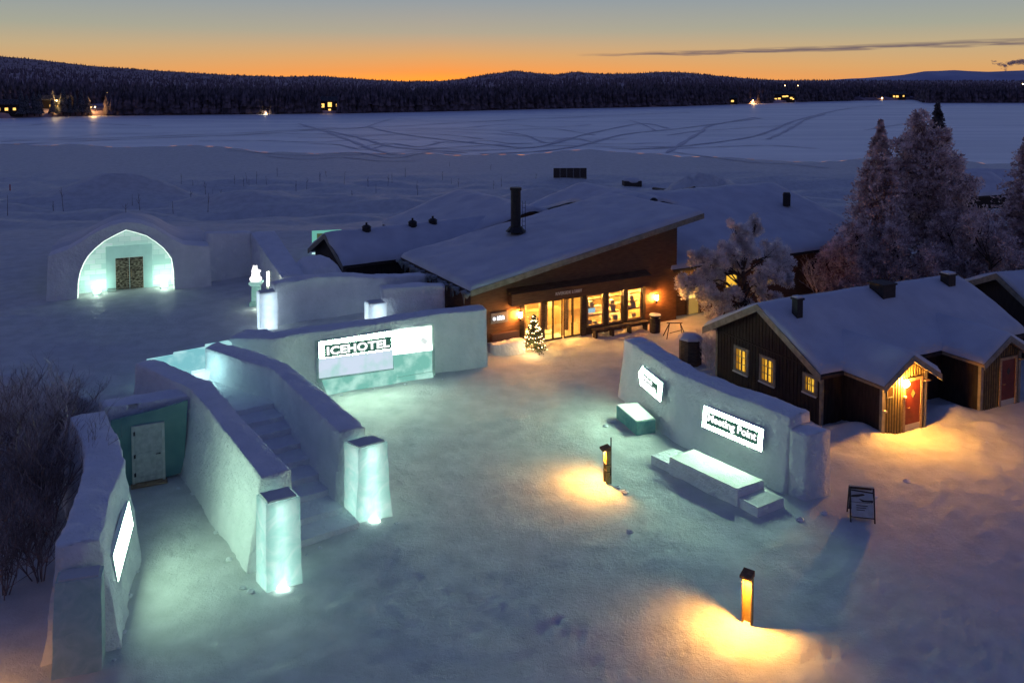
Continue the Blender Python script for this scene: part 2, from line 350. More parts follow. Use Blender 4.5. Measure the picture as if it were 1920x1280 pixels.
# ------------------------------------------------------------------ terrain
ZR = -5.0      # river level
UPPER = [(-90, 37), (-20.7, 34.6), (-15.4, 31.2), (-13.4, 30.1), (-11.3, 31.2), (-11.0, 31.6), (-12.2, 33.6), (-12.6, 35.6), (-12.3, 38.1), (-9.6, 38.2),
         (-7.2, 39.6), (-4.3, 41.3), (-3.0, 42.6), (-3.0, 44.0), (-6.9, 51.4), (-7, 64), (-7, 100), (-120, 100)]
def poly_sdf(x, y, poly):
    d = np.full(x.shape, 1e9); ins = np.zeros(x.shape, bool); n = len(poly)
    for i in range(n):
        ax, ay = poly[i]; bx, by = poly[(i+1) % n]; ex, ey = bx-ax, by-ay
        t = np.clip(((x-ax)*ex+(y-ay)*ey)/(ex*ex+ey*ey), 0, 1)
        d = np.minimum(d, np.hypot(x-ax-t*ex, y-ay-t*ey))
        c = ((ay > y) != (by > y)) & (x < (bx-ax)*(y-ay)/((by-ay) if by != ay else 1e-9)+ax); ins ^= c
    return np.where(ins, -d, d)
MOUNDS = [(-49, 106, 4.6, 9.5, 7), (-30, 98, 1.6, 10, 6), (-62, 92, 1.8, 12, 6), (-14, 92, 2.2, 9, 6), (4, 100, 2.2, 8, 6), (14, 120, 1.5, 14, 5),
          (31, 135, 2.5, 4.5, 4), (26.5, 133, 1.6, 3, 3), (35, 136, 1.7, 3.5, 3), (63, 132, 2.2, 5, 4), (18.9, 40.6, 0, 1, 1),
          (13.6, 33.0, .55, 1.0, .8), (18.4, 35.2, .38, 1.0, .6), (11.6, 30.6, .25, 1.0, .7), (-2.2, 42.4, .5, 1.2, .7), (19.4, 33.7, .28, .35, .3), (19.0, 33.9, .2, .3, .3)]
def ground_z(x, y):
    x = np.asarray(x, float); y = np.asarray(y, float)
    z = sstep(70, 150, y)*ZR
    u = 1-sstep(-.35, .35, poly_sdf(x, y, UPPER)); z = z+u*1.7*(1-sstep(66, 100, y))
    for (cx, cy_, h, rx, ry) in MOUNDS:
        z = z+h*np.exp(-((x-cx)/rx)**2-((y-cy_)/ry)**2)
    far = sstep(62, 85, y)*(1-sstep(150, 185, y))
    z = z+far*(fbm(x*.05, y*.11, 1.0, 3)*1.7+fbm(x*.16, y*.3, 5.0, 2)*.45)
    rv = sstep(170, 230, y); z = z+rv*fbm(x*.004, y*.012, 7.0, 2)*.35
    pile = np.exp(-((x-30)/9)**2-((y-134)/7)**2); z = z+pile*fbm(x*.5, y*.5, 3.0, 3)*1.3
    near = 1-sstep(80, 130, y)
    z = z+near*(fbm(x*.22, y*.22, 2.0, 3)*.10+fbm(x*1.3, y*1.3, 3.0, 3)*.034+fbm(x*4.2, y*4.2, 4.0, 2)*.010)
    ca, sa = math.cos(.6), math.sin(.6); z = z+near*fbm((x*ca+y*sa)*.35, (-x*sa+y*ca)*3.2, 6.0, 3)*.022
    rough = sstep(10.5, 13.5, x)*(1-sstep(33.5, 37, y))*sstep(24, 28, y)
    z = z+rough*np.maximum(fbm(x*.9, y*.9, 9.0, 4), -.15)*.16
    return z
def gz(x, y): return float(ground_z(np.array([x]), np.array([y]))[0])
def fan(name, ys, us, m, prints=()):
    Yg, Ug = np.meshgrid(ys, us, indexing='ij')
    shore = 18-Ug*42+perlin(Ug*5, 0.3, 0)*46+perlin(Ug*17, 1.3, 0)*16+perlin(Ug*60, 2.3, 0)*5      # the snow's edge on the river wanders
    Yg = Yg+shore*sstep(120, 205, Yg)*(1-sstep(205, 420, Yg)); Xg = Ug*(Yg+6)
    Zg = ground_z(Xg, Yg)
    for (px_, py_, r_, d_) in prints:            # footprints: shallow pits with a raised rim
        i0, i1 = np.searchsorted(ys, (py_-.6, py_+.6)); j0, j1 = np.searchsorted(us, ((px_-.6)/(py_+6), (px_+.6)/(py_+6)))
        sl = (slice(i0, i1+1), slice(j0, j1+1)); q = np.hypot(Xg[sl]-px_, (Yg[sl]-py_)*.8)/r_; Zg[sl] -= d_*np.exp(-q*q)-d_*.45*np.exp(-((q-1.7)/.6)**2)
    V = np.stack([Xg, Yg, Zg], -1).reshape(-1, 3)
    nr, nc = len(ys), len(us); i = np.arange(nr-1)[:, None]*nc+np.arange(nc-1)[None, :]
    Fq = np.stack([i, i+1, i+nc+1, i+nc], -1).reshape(-1, 4)
    return arrays(name, V, Fq, m, smooth=True)
ys = np.concatenate([np.arange(5, 56, .16), np.geomspace(56, 205, 170)])
us = np.linspace(-1.15, 1.15, 640)
FP = []; rf_ = random.Random(12)
for (ax, ay, bx, by) in ((1050, 655, 700, 1010), (1055, 655, 1150, 790), (640, 1010, 400, 1060), (350, 900, 300, 1270), (720, 1000, 1100, 1240), (1560, 980, 1300, 1270), (1700, 850, 1500, 1270), (1720, 850, 1880, 1100), (1640, 990, 1850, 1270), (880, 720, 650, 960), (1190, 990, 1560, 1100), (1770, 860, 1600, 960)):
    a_, b_ = P(ax, ay), P(bx, by); n_ = int((b_-a_).length/.36); dv_ = (b_-a_).normalized(); ph = rf_.uniform(0, 6)
    for k in range(n_):
        t_ = k/n_; c_ = a_+(b_-a_)*t_; sd_ = .14*(1 if k % 2 else -1)+.8*math.sin(t_*5+ph)
        FP.append((c_.x-dv_.y*sd_+rf_.uniform(-.05, .05), c_.y+dv_.x*sd_+rf_.uniform(-.05, .05), rf_.uniform(.10, .145), rf_.uniform(.012, .036)))
for k in range(520):
    c_ = P(rf_.uniform(250, 1900), 660+610*rf_.random()**.8); FP.append((c_.x, c_.y, rf_.uniform(.08, .20), rf_.uniform(.006, .022)))
tag(fan('snow_ground', ys, us, M['snow'], FP), 'snow covered plaza, courtyard and riverbank', 'snow', kind='structure')
tag(fan('frozen_river', np.concatenate([[205], np.geomspace(206, 9000, 130)]), np.linspace(-1.15, 1.15, 220), M['river']), 'wide frozen river under windblown snow', 'river', kind='structure')

# snowmobile tracks pressed into the river snow
rt = random.Random(17); TR = [[(0, 272), (200, 263), (450, 253), (640, 241), (760, 236), (900, 228), (1130, 218), (1300, 211)],
      [(0, 266), (220, 259), (500, 247), (620, 240)],
      [(560, 232), (601, 244), (630, 255), (672, 270), (697, 279), (740, 289)],
      [(600, 243), (660, 256), (697, 266), (735, 275), (797, 280), (880, 286)],
      [(690, 238), (734, 249), (808, 260), (925, 272), (1009, 275), (1110, 250), (1204, 232), (1255, 242)],
      [(900, 288), (1010, 283), (1093, 272), (1177, 252), (1280, 241), (1347, 232), (1431, 222)],
      [(1250, 286), (1280, 269), (1313, 249), (1337, 235), (1420, 220)],
      [(1180, 280), (1280, 274), (1397, 260), (1448, 245), (1488, 228), (1549, 212), (1616, 201), (1717, 194)],
      [(1440, 262), (1468, 249), (1488, 238), (1515, 223), (1549, 214)],
      [(1620, 245), (1700, 232), (1760, 222)], [(760, 246), (900, 250), (1060, 262), (1180, 262)], [(1180, 226), (1204, 233), (1230, 246)]]
for k in range(20):
    x0 = rt.uniform(-50, 1500); y0 = rt.uniform(228, 292); L_ = rt.uniform(140, 520); b_ = rt.uniform(-26, 26)
    TR.append([(x0+L_*t, max(y0+b_*t+rt.uniform(-4, 4)+rt.uniform(-8, 8)*math.sin(t*3), 214)) for t in (0, .25, .5, .75, 1)])
for kt, pts in enumerate(TR):
    w3 = [P(a, b, ZR) for a, b in pts]; mb = MB(); prev = None
    dense = []
    for k in range(len(w3)-1):
        p0 = w3[max(k-1, 0)]; p1, p2 = w3[k], w3[k+1]; p3 = w3[min(k+2, len(w3)-1)]
        for t in np.linspace(0, 1, 14, endpoint=False):
            dense.append(.5*((2*p1)+(p2-p0)*t+(2*p0-5*p1+4*p2-p3)*t*t+(3*p1-p0-3*p2+p3)*t**3))
    n_ = len(dense); V = []; Fq = []
    for k, p in enumerate(dense):
        q = dense[min(k+1, n_-1)]-dense[max(k-1, 0)]; q = Vector((-q.y, q.x, 0)).normalized()
        wd = (.62 if kt < 9 else .38)*(.55+.9*abs(math.sin(k*.37+kt)))
        for s in (-1, 1):
            e = p+q*wd*s; V.append((e.x, e.y, gz(e.x, e.y)+.12))
    for k in range(n_-1): Fq.append((2*k, 2*k+1, 2*k+3, 2*k+2))
    tag(arrays('snowmobile_track', V, Fq, M['track']), 'snowmobile track pressed into the river snow', 'track', 'snowmobile tracks on the river', 'structure')

# ------------------------------------------------------------------ far bank, hills, forest
SK = [(-600, 92), (-200, 95), (0, 106), (60, 111), (170, 124), (300, 133), (430, 141), (530, 144), (600, 143), (700, 150), (760, 153), (830, 152), (870, 148), (900, 142), (965, 133), (1000, 137),
      (1040, 140), (1080, 135), (1130, 139), (1190, 138), (1240, 135), (1280, 136), (1330, 141), (1420, 149), (1480, 151), (1560, 151), (1700, 152), (1920, 152), (2600, 150)]
SH = [(-600, 240), (0, 222), (188, 217), (500, 214), (640, 213), (950, 206), (1280, 199), (1515, 191), (1616, 189), (1715, 187), (1735, 193), (1920, 193), (2600, 198)]
BAND = [(-600, 160), (0, 165), (300, 163), (640, 160), (760, 158), (1280, 154), (1500, 152), (1920, 150), (2600, 150)]
def itp(t, x): return np.interp(x, [a for a, _ in t], [b for _, b in t])
pxs = np.arange(-560, 2500, 8.0); nt_ = 26
ysh, ysk, ybd = itp(SH, pxs), itp(SK, pxs), itp(BAND, pxs)
Rs = (H-ZR)*FPX/(ysh-150)
tt = np.linspace(0, 1, nt_)
def far_pt(px, t):
    """terrain point on the far bank at column px, t = 0 shore .. 1 skyline"""
    sh, sk = itp(SH, px), itp(SK, px); rs = (H-ZR)*FPX/(sh-150); rr = 2600.0
    r = rs+(rr-rs)*t**2.2
    yy = sh+(sk-sh)*t**.8
    return (px-960)/FPX*r, r, H-(yy-150)*r/FPX
V = []
for t in tt:
    x, y, z = far_pt(pxs, t); z = np.where(t > 0.01, z, ZR-2)
    V.append(np.stack([x, y, z], -1))
x, y, z = far_pt(pxs, 1.0); V.append(np.stack([x*1.3, y*1.3, z-60], -1))
V = np.array(V); nr, nc = V.shape[:2]; i = np.arange(nr-1)[:, None]*nc+np.arange(nc-1)[None, :]
tag(arrays('hills', V.reshape(-1, 3), np.stack([i, i+1, i+nc+1, i+nc], -1).reshape(-1, 4), M['hill'], smooth=True), 'low wooded hills along the far bank', 'hills', kind='structure')
# forest: thousands of small firs, one mass
def fir_arrays(X, Y, Z, Hh, Rr, sides=5):
    n = len(X); tiers = [(0.0, 1.0, .62), (.30, .74, .82), (.58, .45, 1.0)]; Vs = []; Fs = []; b = 0
    for (z0, rr, z1) in tiers:
        ang = RNG.uniform(0, 6.28, n)[:, None]+np.arange(sides)[None]*2*np.pi/sides
        rad = (Rr*rr)[:, None]*RNG.uniform(.65, 1.25, (n, sides))
        ring = np.stack([X[:, None]+rad*np.cos(ang), Y[:, None]+rad*np.sin(ang), Z[:, None]+(Hh*z0)[:, None]+RNG.uniform(-.05, .05, (n, sides))*Hh[:, None]], -1)
        tip = np.stack([X, Y, Z+Hh*z1], -1)[:, None]
        Vs.append(np.concatenate([ring, tip], 1).reshape(-1, 3))
        base = b+np.arange(n)[:, None]*(sides+1); k = np.arange(sides)[None]
        Fs.append(np.stack([base+k, base+(k+1) % sides, np.broadcast_to(base+sides, (n, sides))], -1).reshape(-1, 3)); b += n*(sides+1)
    return np.concatenate(Vs), np.concatenate(Fs)
FX, FY, FZ, FH = [], [], [], []
def scatter(n, t0, t1, h0, h1, px0=-520, px1=2440, skip=None):
    px = RNG.uniform(px0, px1, n); t = RNG.uniform(t0, t1, n)
    if skip is not None:
        k = ~skip(px, t); px, t = px[k], t[k]
    x, y, z = far_pt(px, t); FX.append(x); FY.append(y); FZ.append(z-.5); FH.append(RNG.uniform(h0, h1, len(px)))
clear = lambda px, t: ((px < 200) & (t < .16) & (px > -60)) | ((abs(px-617) < 16) & (t < .14)) | ((abs(px-1470) < 22) & (t < .15)) | ((abs(px-1412) < 10) & (t < .12)) | ((px > 1600) & (px < 1712) & (t < .10))
scatter(3000, .015, .10, 7, 13, skip=clear)
scatter(5200, .08, .34, 7, 12, skip=clear)
fx, fy, fz, fh = map(np.concatenate, (FX, FY, FZ, FH))
Vf, Ff = fir_arrays(fx, fy, fz, fh, fh*RNG.uniform(.16, .28, len(fh)))
tag(arrays('forest', Vf, Ff, M['forest']), 'dark frosted forest along the far bank', 'forest', kind='stuff')
FX, FY, FZ, FH = [], [], [], []
scatter(7000, .30, .75, 5, 9); scatter(9000, .7, 1.0, 3, 6.5); scatter(1600, .985, 1.0, 3, 6.5)
fx, fy, fz, fh = map(np.concatenate, (FX, FY, FZ, FH))
Vf, Ff = fir_arrays(fx, fy, fz, fh, fh*RNG.uniform(.22, .36, len(fh)))
tag(arrays('forest', Vf, Ff, M['hillforest']), 'paler frosted forest covering the hills behind', 'forest', kind='stuff')
# distant fell, bluish, right
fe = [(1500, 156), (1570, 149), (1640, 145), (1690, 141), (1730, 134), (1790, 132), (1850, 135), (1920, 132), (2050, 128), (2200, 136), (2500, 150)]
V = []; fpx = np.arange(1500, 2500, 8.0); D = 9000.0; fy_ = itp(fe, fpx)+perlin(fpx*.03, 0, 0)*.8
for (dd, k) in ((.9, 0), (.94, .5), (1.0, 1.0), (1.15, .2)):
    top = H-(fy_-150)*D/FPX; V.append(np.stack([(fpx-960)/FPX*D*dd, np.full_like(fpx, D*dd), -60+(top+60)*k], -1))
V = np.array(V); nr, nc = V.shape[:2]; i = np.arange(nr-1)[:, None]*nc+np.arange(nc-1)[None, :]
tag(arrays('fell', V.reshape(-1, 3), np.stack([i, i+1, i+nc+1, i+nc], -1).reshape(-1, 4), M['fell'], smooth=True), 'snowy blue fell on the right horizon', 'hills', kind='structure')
# smoke rising over the fell
mb = MB(); c0 = Vector(((1885-960)/FPX*7000, 7000, 0))
def smk(px, py, r): mb.ball(Vector(((px-960)/FPX*7000, 7000+random.uniform(-40, 40), H-(py-150)*7000/FPX)), r*7000/FPX, 12, 8, (1.25, 1, .8))
for k in range(60):
    t = k/59; px = 1888+t*46; smk(px+random.uniform(-4, 4), 121-5*math.sin(t*3)+random.uniform(-4, 4)*(.5+.5*t), random.uniform(2.4, 4.6))
for k in range(36):
    t = k/35; smk(1888-t*30+random.uniform(-2, 2), 124-8*t+random.uniform(-2.5, 2.5), random.uniform(1.8, 3.4)*(1-.5*t))
for k in range(14): smk(1880+random.uniform(-3, 5), 133-k*.9, random.uniform(1.0, 2.0))
me_o = mb.build('smoke_plume', M['smoke'], None, (c0.x, c0.y, H+40), smooth=True)
tag(me_o, 'small grey smoke plume drifting above the distant fell', 'smoke')

# ------------------------------------------------------------------ snow walls
def resample(pts, step):
    pts = [Vector((p[0], p[1])) for p in pts]; L = [0]
    for a, b in zip(pts, pts[1:]): L.append(L[-1]+(b-a).length)
    n = max(4, int(L[-1]/step)); return pts, L, n
def along(pts, L, t):
    s = t*L[-1]
    for k in range(len(pts)-1):
        if s <= L[k+1] or k == len(pts)-2:
            return pts[k]+(pts[k+1]-pts[k])*((s-L[k])/max(L[k+1]-L[k], 1e-9))
def wall_arrays(A, B, zt, batter=.35, batter_b=.25, step=.16, amp=.045, seed=0, zb=None, lump=.035):
    """A: front top edge, B: back top edge (xy); zt top height or list along; the foot spreads by batter"""
    pa, La, na = resample(A, step); pb, Lb, _ = resample(B, step); n = na
    zt_f = (lambda t: zt) if isinstance(zt, (int, float)) else (lambda t: float(np.interp(t, np.linspace(0, 1, len(zt)), zt)))
    rows = []
    for i in range(n+1):
        t = i/n; a, b = along(pa, La, t), along(pb, Lb, t); o = (a-b); wdt = o.length; o = o/wdt; top = zt_f(t)
        sec = []
        k = int(top/step)+1
        za = -.3 if zb is None else zb
        for j in range(k): q = j/k; zz = za+(top-.06-za)*q; p = a+o*batter*(1-q)**1.3; sec.append((p.x, p.y, zz))
        for (off, dz) in ((-.0, -.035), (-.02, -.008), (-.06, 0.0)): p = a+o*off; sec.append((p.x, p.y, top+dz))
        m_ = max(2, int(wdt/step))
        for j in range(1, m_): p = a-o*(.06+(wdt-.12)*j/m_); sec.append((p.x, p.y, top+.03*math.sin(math.pi*j/m_)))
        for (off, dz) in ((-.06, 0.0), (-.02, -.008), (-.0, -.035)): p = b-o*off; sec.append((p.x, p.y, top+dz))
        for j in range(k-1, -1, -1): q = j/k; zz = za+(top-.06-za)*q; p = b-o*batter_b*(1-q)**1.3; sec.append((p.x, p.y, zz))
        rows.append((sec, k))
    kk = max(r[1] for r in rows); out = []; mlen = min(len(r[0]) for r in rows)
    # same section length everywhere: resample sections by index
    tgt = max(len(r[0]) for r in rows)
    for sec, _ in rows:
        s_ = np.array(sec); idx = np.linspace(0, len(s_)-1, tgt); lo = np.floor(idx).astype(int); hi = np.minimum(lo+1, len(s_)-1); f = (idx-lo)[:, None]
        out.append(s_[lo]*(1-f)+s_[hi]*f)
    V = np.array(out); nr, nc = V.shape[:2]
    # rough carving: displace along approximate normals
    du = np.gradient(V, axis=0); dv = np.gradient(V, axis=1); nn = np.cross(du, dv); nn /= np.linalg.norm(nn, axis=2)[..., None]+1e-9
    d = fbm(V[..., 0]*.9+seed, V[..., 1]*.9, V[..., 2]*1.1, 4)*amp*1.6+np.abs(fbm(V[..., 0]*3.1, V[..., 1]*3.1+seed, V[..., 2]*2.2, 3))*amp*.9
    V = V+nn*d[..., None]
    V[..., 2] += np.where(V[..., 2] > 1, fbm(V[..., 0]*.7, V[..., 1]*.7, seed, 3)*lump, 0)
    i = np.arange(nr-1)[:, None]*nc+np.arange(nc-1)[None, :]
    Fq = np.stack([i, i+1, i+nc+1, i+nc], -1).reshape(-1, 4)
    # end caps as strips between front and back halves
    caps = []; h = nc//2
    for r0, flip in ((0, False), ((nr-1)*nc, True)):
        for j in range(h):
            a, b, c, d_ = r0+j, r0+j+1, r0+nc-2-j, r0+nc-1-j
            if b >= c: break
            caps.append((a, d_, c, b) if not flip else (a, b, c, d_))
    return V.reshape(-1, 3), np.concatenate([Fq, np.array(caps)])
def snow_wall(name, parent, A, B, zt, m=None, **kw):
    V, Fq = wall_arrays(A, B, zt, **kw)
    return arrays(name, V, Fq, m or M['wallsnow'], parent, smooth=True)
def px_line(pts, z): return [P(a, b, z) for a, b in pts]
def off_line(A, t):       # back edge by thickness, away from the viewer side of a left-to-right line
    out = []
    for k in range(len(A)):
        d = A[min(k+1, len(A)-1)]-A[max(k-1, 0)]; d = Vector((d.x, d.y)).normalized(); out.append(Vector((A[k].x-d.y*t, A[k].y+d.x*t)))
    return out

# lit letters -------------------------------------------------------------
def text_mesh(s, bold=.02, extr=.05, spacing=1.0):
    cu = bpy.data.curves.new('lettering', 'FONT'); cu.body = s; cu.size = 1; cu.extrude = extr; cu.offset = bold; cu.space_character = spacing; cu.resolution_u = 3
    o = bpy.data.objects.new('lettering', cu); col.objects.link(o); dg = bpy.context.evaluated_depsgraph_get(); dg.update()
    me = bpy.data.meshes.new_from_object(o.evaluated_get(dg)); bpy.data.objects.remove(o); bpy.data.curves.remove(cu)
    v = np.array([x.co[:] for x in me.vertices]); fs = [tuple(p.vertices) for p in me.polygons]; bpy.data.meshes.remove(me)
    v[:, 0] -= v[:, 0].min(); v[:, 1] -= v[:, 1].min(); v[:, 0] /= v[:, 0].max(); v[:, 1] /= v[:, 1].max(); v[:, 2] /= max(abs(v[:, 2]).max(), 1e-6)
    return v, fs
def put_text(mb, s, fn, bold=.02, spacing=1.0):
    """fn(x 0..1, y 0..1, depth -1..1) -> world"""
    v, fs = text_mesh(s, bold, spacing=spacing); mb.add([fn(*p) for p in v], fs)
def scribble(mb, fn, n, seed):          # a word too blurred to read: irregular strokes
    r = random.Random(seed); x = 0
    while x < .97:
        w_ = r.uniform(.035, .065); h0, h1 = r.choice([(0, .75), (0, 1), (.0, .72), (.0, .7), (-.12, .7)])
        q = [fn(a, b, d) for d in (-1, 1) for a, b in ((x, h0), (x+w_*.8, h0), (x+w_*.8, h1), (x, h1))]
        mb.add(q, [(3, 2, 1, 0), (4, 5, 6, 7), (0, 1, 5, 4), (1, 2, 6, 5), (2, 3, 7, 6), (3, 0, 4, 7)]); x += w_

# --- wall with the two lit signs (right)
A = px_line([(1170, 634), (1213, 664), (1269, 700), (1350, 734), (1420, 759), (1484, 783)], 2.6)
B = off_line(A, 1.02)
root = thing('snow_wall', 'curved snow wall carrying the arrow sign and the Meeting Point sign', 'snow wall', (A[2].x, A[2].y, 0))
snow_wall('wall', root, A, B, [2.55, 2.6, 2.6, 2.62, 2.62, 2.6], batter=.30, seed=3)
e0, e1 = P(1483, 948), P(1517, 966); e2 = P(1560, 934)
mbp = [Vector(e0[:2]), Vector(e1[:2]), Vector(e2[:2]), Vector((A[-1].x+1.05, A[-1].y+.75))]
t0 = e1-e0; V, Fq = wall_arrays([P(1482, 805, 2.22), P(1517, 816, 2.22)], [P(1521, 790, 2.22), P(1557, 806, 2.22)], 2.22, batter=.10, batter_b=.08, seed=8, amp=.03)
arrays('end_pier', V, Fq, M['wallsnow'], root, smooth=True)
# arrow sign
def face_plane(a, b): return Plane(a, b)
pl = face_plane(P(1205, 786), P(1247, 826))
pl2 = Plane(P(1290, 846), P(1455, 923))
def panel(pl, corners, z_lo=None, z_hi=None):
    h = [pl.hit(*c) for c in corners]; return h
# helper: sign pushed onto the battered face
def wall_off(z, batter=.30, zt=2.6): return .05-batter*(1-(1-max(z, 0)/zt)**1.3)
def sign_pt(pl, a, z, off): return pl.pt(a, z, wall_off(z)+off)
h = panel(pl, [(1200, 692), (1237, 718), (1234, 751), (1200, 724)])
a0 = (h[0][0]+h[3][0])/2; a1 = (h[1][0]+h[2][0])/2; z1 = (h[0][1]+h[1][1])/2; z0 = (h[2][1]+h[3][1])/2
sg = thing('arrow_sign', 'lit white arrow shaped sign on the left end of the curved snow wall', 'sign', pl.pt(a0, z0, 0))
mb = MB(); q = [(a0-.06, z0-.04), (a0-.42, (z0+z1)/2+.02), (a0-.06, z1+.06)]
mb.extr([sign_pt(pl, a, z, -.04) for a, z in q], pl.n*.098); mb.build('casing', M['casing'], sg)
mb = MB(); mb.add([sign_pt(pl, a, z, .06) for a, z in q], [(0, 1, 2)]); mb.build('arrow_head', M['sign'], sg)
qq = ((a0, z0), (a1, z0), (a1, z1), (a0, z1))
mb = MB(); mb.extr([sign_pt(pl, a, z, -.04) for a, z in qq], pl.n*.098); mb.build('casing', M['casing'], sg)
mb = MB(); mb.add([sign_pt(pl, a, z, .06) for a, z in qq], [(0, 1, 2, 3)]); mb.build('light_panel', M['sign'], sg)
u0, u1, w0, w1 = a0+.10*(a1-a0), a0+.86*(a1-a0), z0+.22*(z1-z0), z0+.78*(z1-z0)
mb = MB(); mb.extr([sign_pt(pl, a, z, .095) for a, z in ((u0, w0), (u1, w0), (u1, w1), (u0, w1))], pl.n*.02); mb.build('text_field', M['letterback'], sg)
mb = MB()
scribble(mb, lambda x, y, d: sign_pt(pl, u0+.04*(u1-u0)+x*.58*(u1-u0), w0+(.56+.34*y)*(w1-w0), .125+.008*d), 5, 1)
scribble(mb, lambda x, y, d: sign_pt(pl, u0+.04*(u1-u0)+x*.9*(u1-u0), w0+(.14+.36*y)*(w1-w0), .125+.008*d), 8, 2)
mb.build('lettering', M['letter'], sg)
# Meeting Point sign
h = panel(pl2, [(1316.5, 763), (1429, 805), (1426, 846), (1316, 799)])
a0 = (h[0][0]+h[3][0])/2; a1 = (h[1][0]+h[2][0])/2; z1 = (h[0][1]+h[1][1])/2; z0 = (h[2][1]+h[3][1])/2
sg = thing('meeting_point_sign', 'lit white sign reading Meeting Point above the stepped bench', 'sign', pl2.pt(a0, z0, 0))
qq = ((a0, z0), (a1, z0), (a1, z1), (a0, z1))
mb = MB(); mb.extr([sign_pt(pl2, a, z, -.02) for a, z in qq], pl2.n*.118); mb.build('casing', M['casing'], sg)
mb = MB(); mb.add([sign_pt(pl2, a, z, .10) for a, z in qq], [(0, 1, 2, 3)]); mb.build('light_panel', M['sign'], sg)
u0, u1, w0, w1 = a0+.065*(a1-a0), a0+.935*(a1-a0), z0+.20*(z1-z0), z0+.80*(z1-z0)
mb = MB(); mb.extr([sign_pt(pl2, a, z, .105) for a, z in ((u0, w0), (u1, w0), (u1, w1), (u0, w1))], pl2.n*.015); mb.build('text_field', M['letterback'], sg)
mb = MB(); put_text(mb, 'Meeting Point', lambda x, y, d: sign_pt(pl2, u0+(.03+.94*x)*(u1-u0), w0+(.12+.78*y)*(w1-w0), .128+.006*d), .028)
mb.build('lettering', M['letter'], sg)
# ice bench under the arrow sign
mb = MB(); tp = [P(1156, 760, .54), P(1195, 756, .54), P(1229, 787, .54), P(1194, 792, .54)]
mb.prism([(p.x, p.y) for p in tp], -.05, .54); b = mb
r = thing('ice_bench', 'single turquoise ice block bench below the arrow sign', 'bench', (sum(p.x for p in tp)/4, sum(p.y for p in tp)/4, 0))
mb.build('ice_block', mat_ice('bench_ice', (.20, .52, .50), (.34, .66, .62), .35, 2.0), r)
def snow_top(name, pts, z, parent, inset=.03, th=.05, m=None):
    c = sum((Vector(p[:2]) for p in pts), Vector((0, 0)))/len(pts); mb = MB(); q = [c+(Vector(p[:2])-c)*(1-inset) for p in pts]
    mb.prism([(p.x, p.y) for p in q], z-.01, z+th); return mb.build(name, m or M['snow'], parent)
snow_top('snow_layer', tp, .54, r)
# stepped bench under the Meeting Point sign
r = thing('stepped_bench', 'long snow bench with low steps at both ends below the Meeting Point sign', 'bench', P(1345, 890))
def prism_px(name, pts, z, parent, m, zb=-.1, inset=0.0):
    q = px_line(pts, z); mb = MB(); mb.prism([(p.x, p.y) for p in q], zb, z); o = mb.build(name, m, parent); return q
q = prism_px('seat', [(1255, 858), (1300, 843), (1432, 902), (1383, 919)], .56, r, M['wallsnow'])
snow_top('snow_layer', q, .56, r, .02, .035)
q = prism_px('step', [(1221, 853), (1262, 840), (1290, 850), (1252, 868)], .28, r, M['wallsnow'])
q = prism_px('step', [(1384, 933), (1430, 914), (1470, 934), (1421, 954)], .28, r, M['wallsnow'])
snow_top('snow_layer', q, .28, r, .03, .03)
q = prism_px('plinth', [(1252, 869), (1284, 857), (1424, 915), (1385, 934)], .27, r, M['wallsnow'])

# --- wall with the lit name sign
A = px_line([(430, 634), (470, 635), (515, 635), (590, 622), (690, 610), (815, 590), (912, 580)], 2.8)
B = off_line(A, 1.05); B[0] = Vector(P(462, 617, 2.8)[:2]); B[1] = Vector(P(500, 616, 2.8)[:2])
root = thing('snow_wall', 'long snow wall holding the big lit ICEHOTEL sign', 'snow wall', (A[4].x, A[4].y, 0))
snow_wall('wall', root, A, B, 2.8, batter=.22, seed=5, amp=.035)
pl = Plane(P(612, 737), P(812, 706))
def isign(pts): return [pl.hit(*p) for p in pts]
def IP(a, z, off): return pl.pt(a, z, off-.22*(1-(1-max(min(z, 2.7), 0)/2.8)**1.3)+.05)
sg = thing('name_sign', 'big lit ice sign with ICEHOTEL in white letters on a green strip', 'sign', pl.pt(0, 0, 0))
def sheet(name, px4, m, o0, o1, parent=None):
    h = isign(px4); mb = MB(); pts = [IP(a, z, o0) for a, z in h]; mb.extr(pts, pl.n*(o1-o0)); return mb.build(name, m, parent or sg)
sheet('ice_frame', [(591, 640), (815, 607), (815, 703), (594, 716)], M['ice'], .00, .05)
sheet('panel_block', [(598, 641), (736, 620), (736, 655), (598, 672)], M['casing'], .02, .116)
mb = MB(); mb.add([IP(a, z, .12) for a, z in isign([(599, 642), (735, 621), (735, 655), (599, 672)])][::-1], [(0, 1, 2, 3)]); mb.build('bright_panel', M['signtop'], sg)
sheet('pale_panel', [(598, 672), (736, 655), (736, 689), (598, 708)], M['signlow'], .05, .118)
sheet('swirl_panel', [(736.5, 620), (810, 611), (810, 656), (736.5, 665)], M['signright'], .05, .11)
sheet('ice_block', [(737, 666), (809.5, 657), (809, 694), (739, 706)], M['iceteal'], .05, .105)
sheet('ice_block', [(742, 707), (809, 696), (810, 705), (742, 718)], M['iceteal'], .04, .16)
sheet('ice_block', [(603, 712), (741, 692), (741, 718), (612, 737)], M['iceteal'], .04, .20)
h = isign([(608, 648), (734, 629), (734, 653), (608, 670)])
a0, a1 = (h[0][0]+h[3][0])/2, (h[1][0]+h[2][0])/2; z1, z0 = (h[0][1]+h[1][1])/2, (h[2][1]+h[3][1])/2
mb = MB(); mb.extr([IP(a, z, .125) for a, z in ((a0, z0), (a1, z0), (a1, z1), (a0, z1))], pl.n*.03); st = mb.build('letter_strip', M['letterback'], sg)
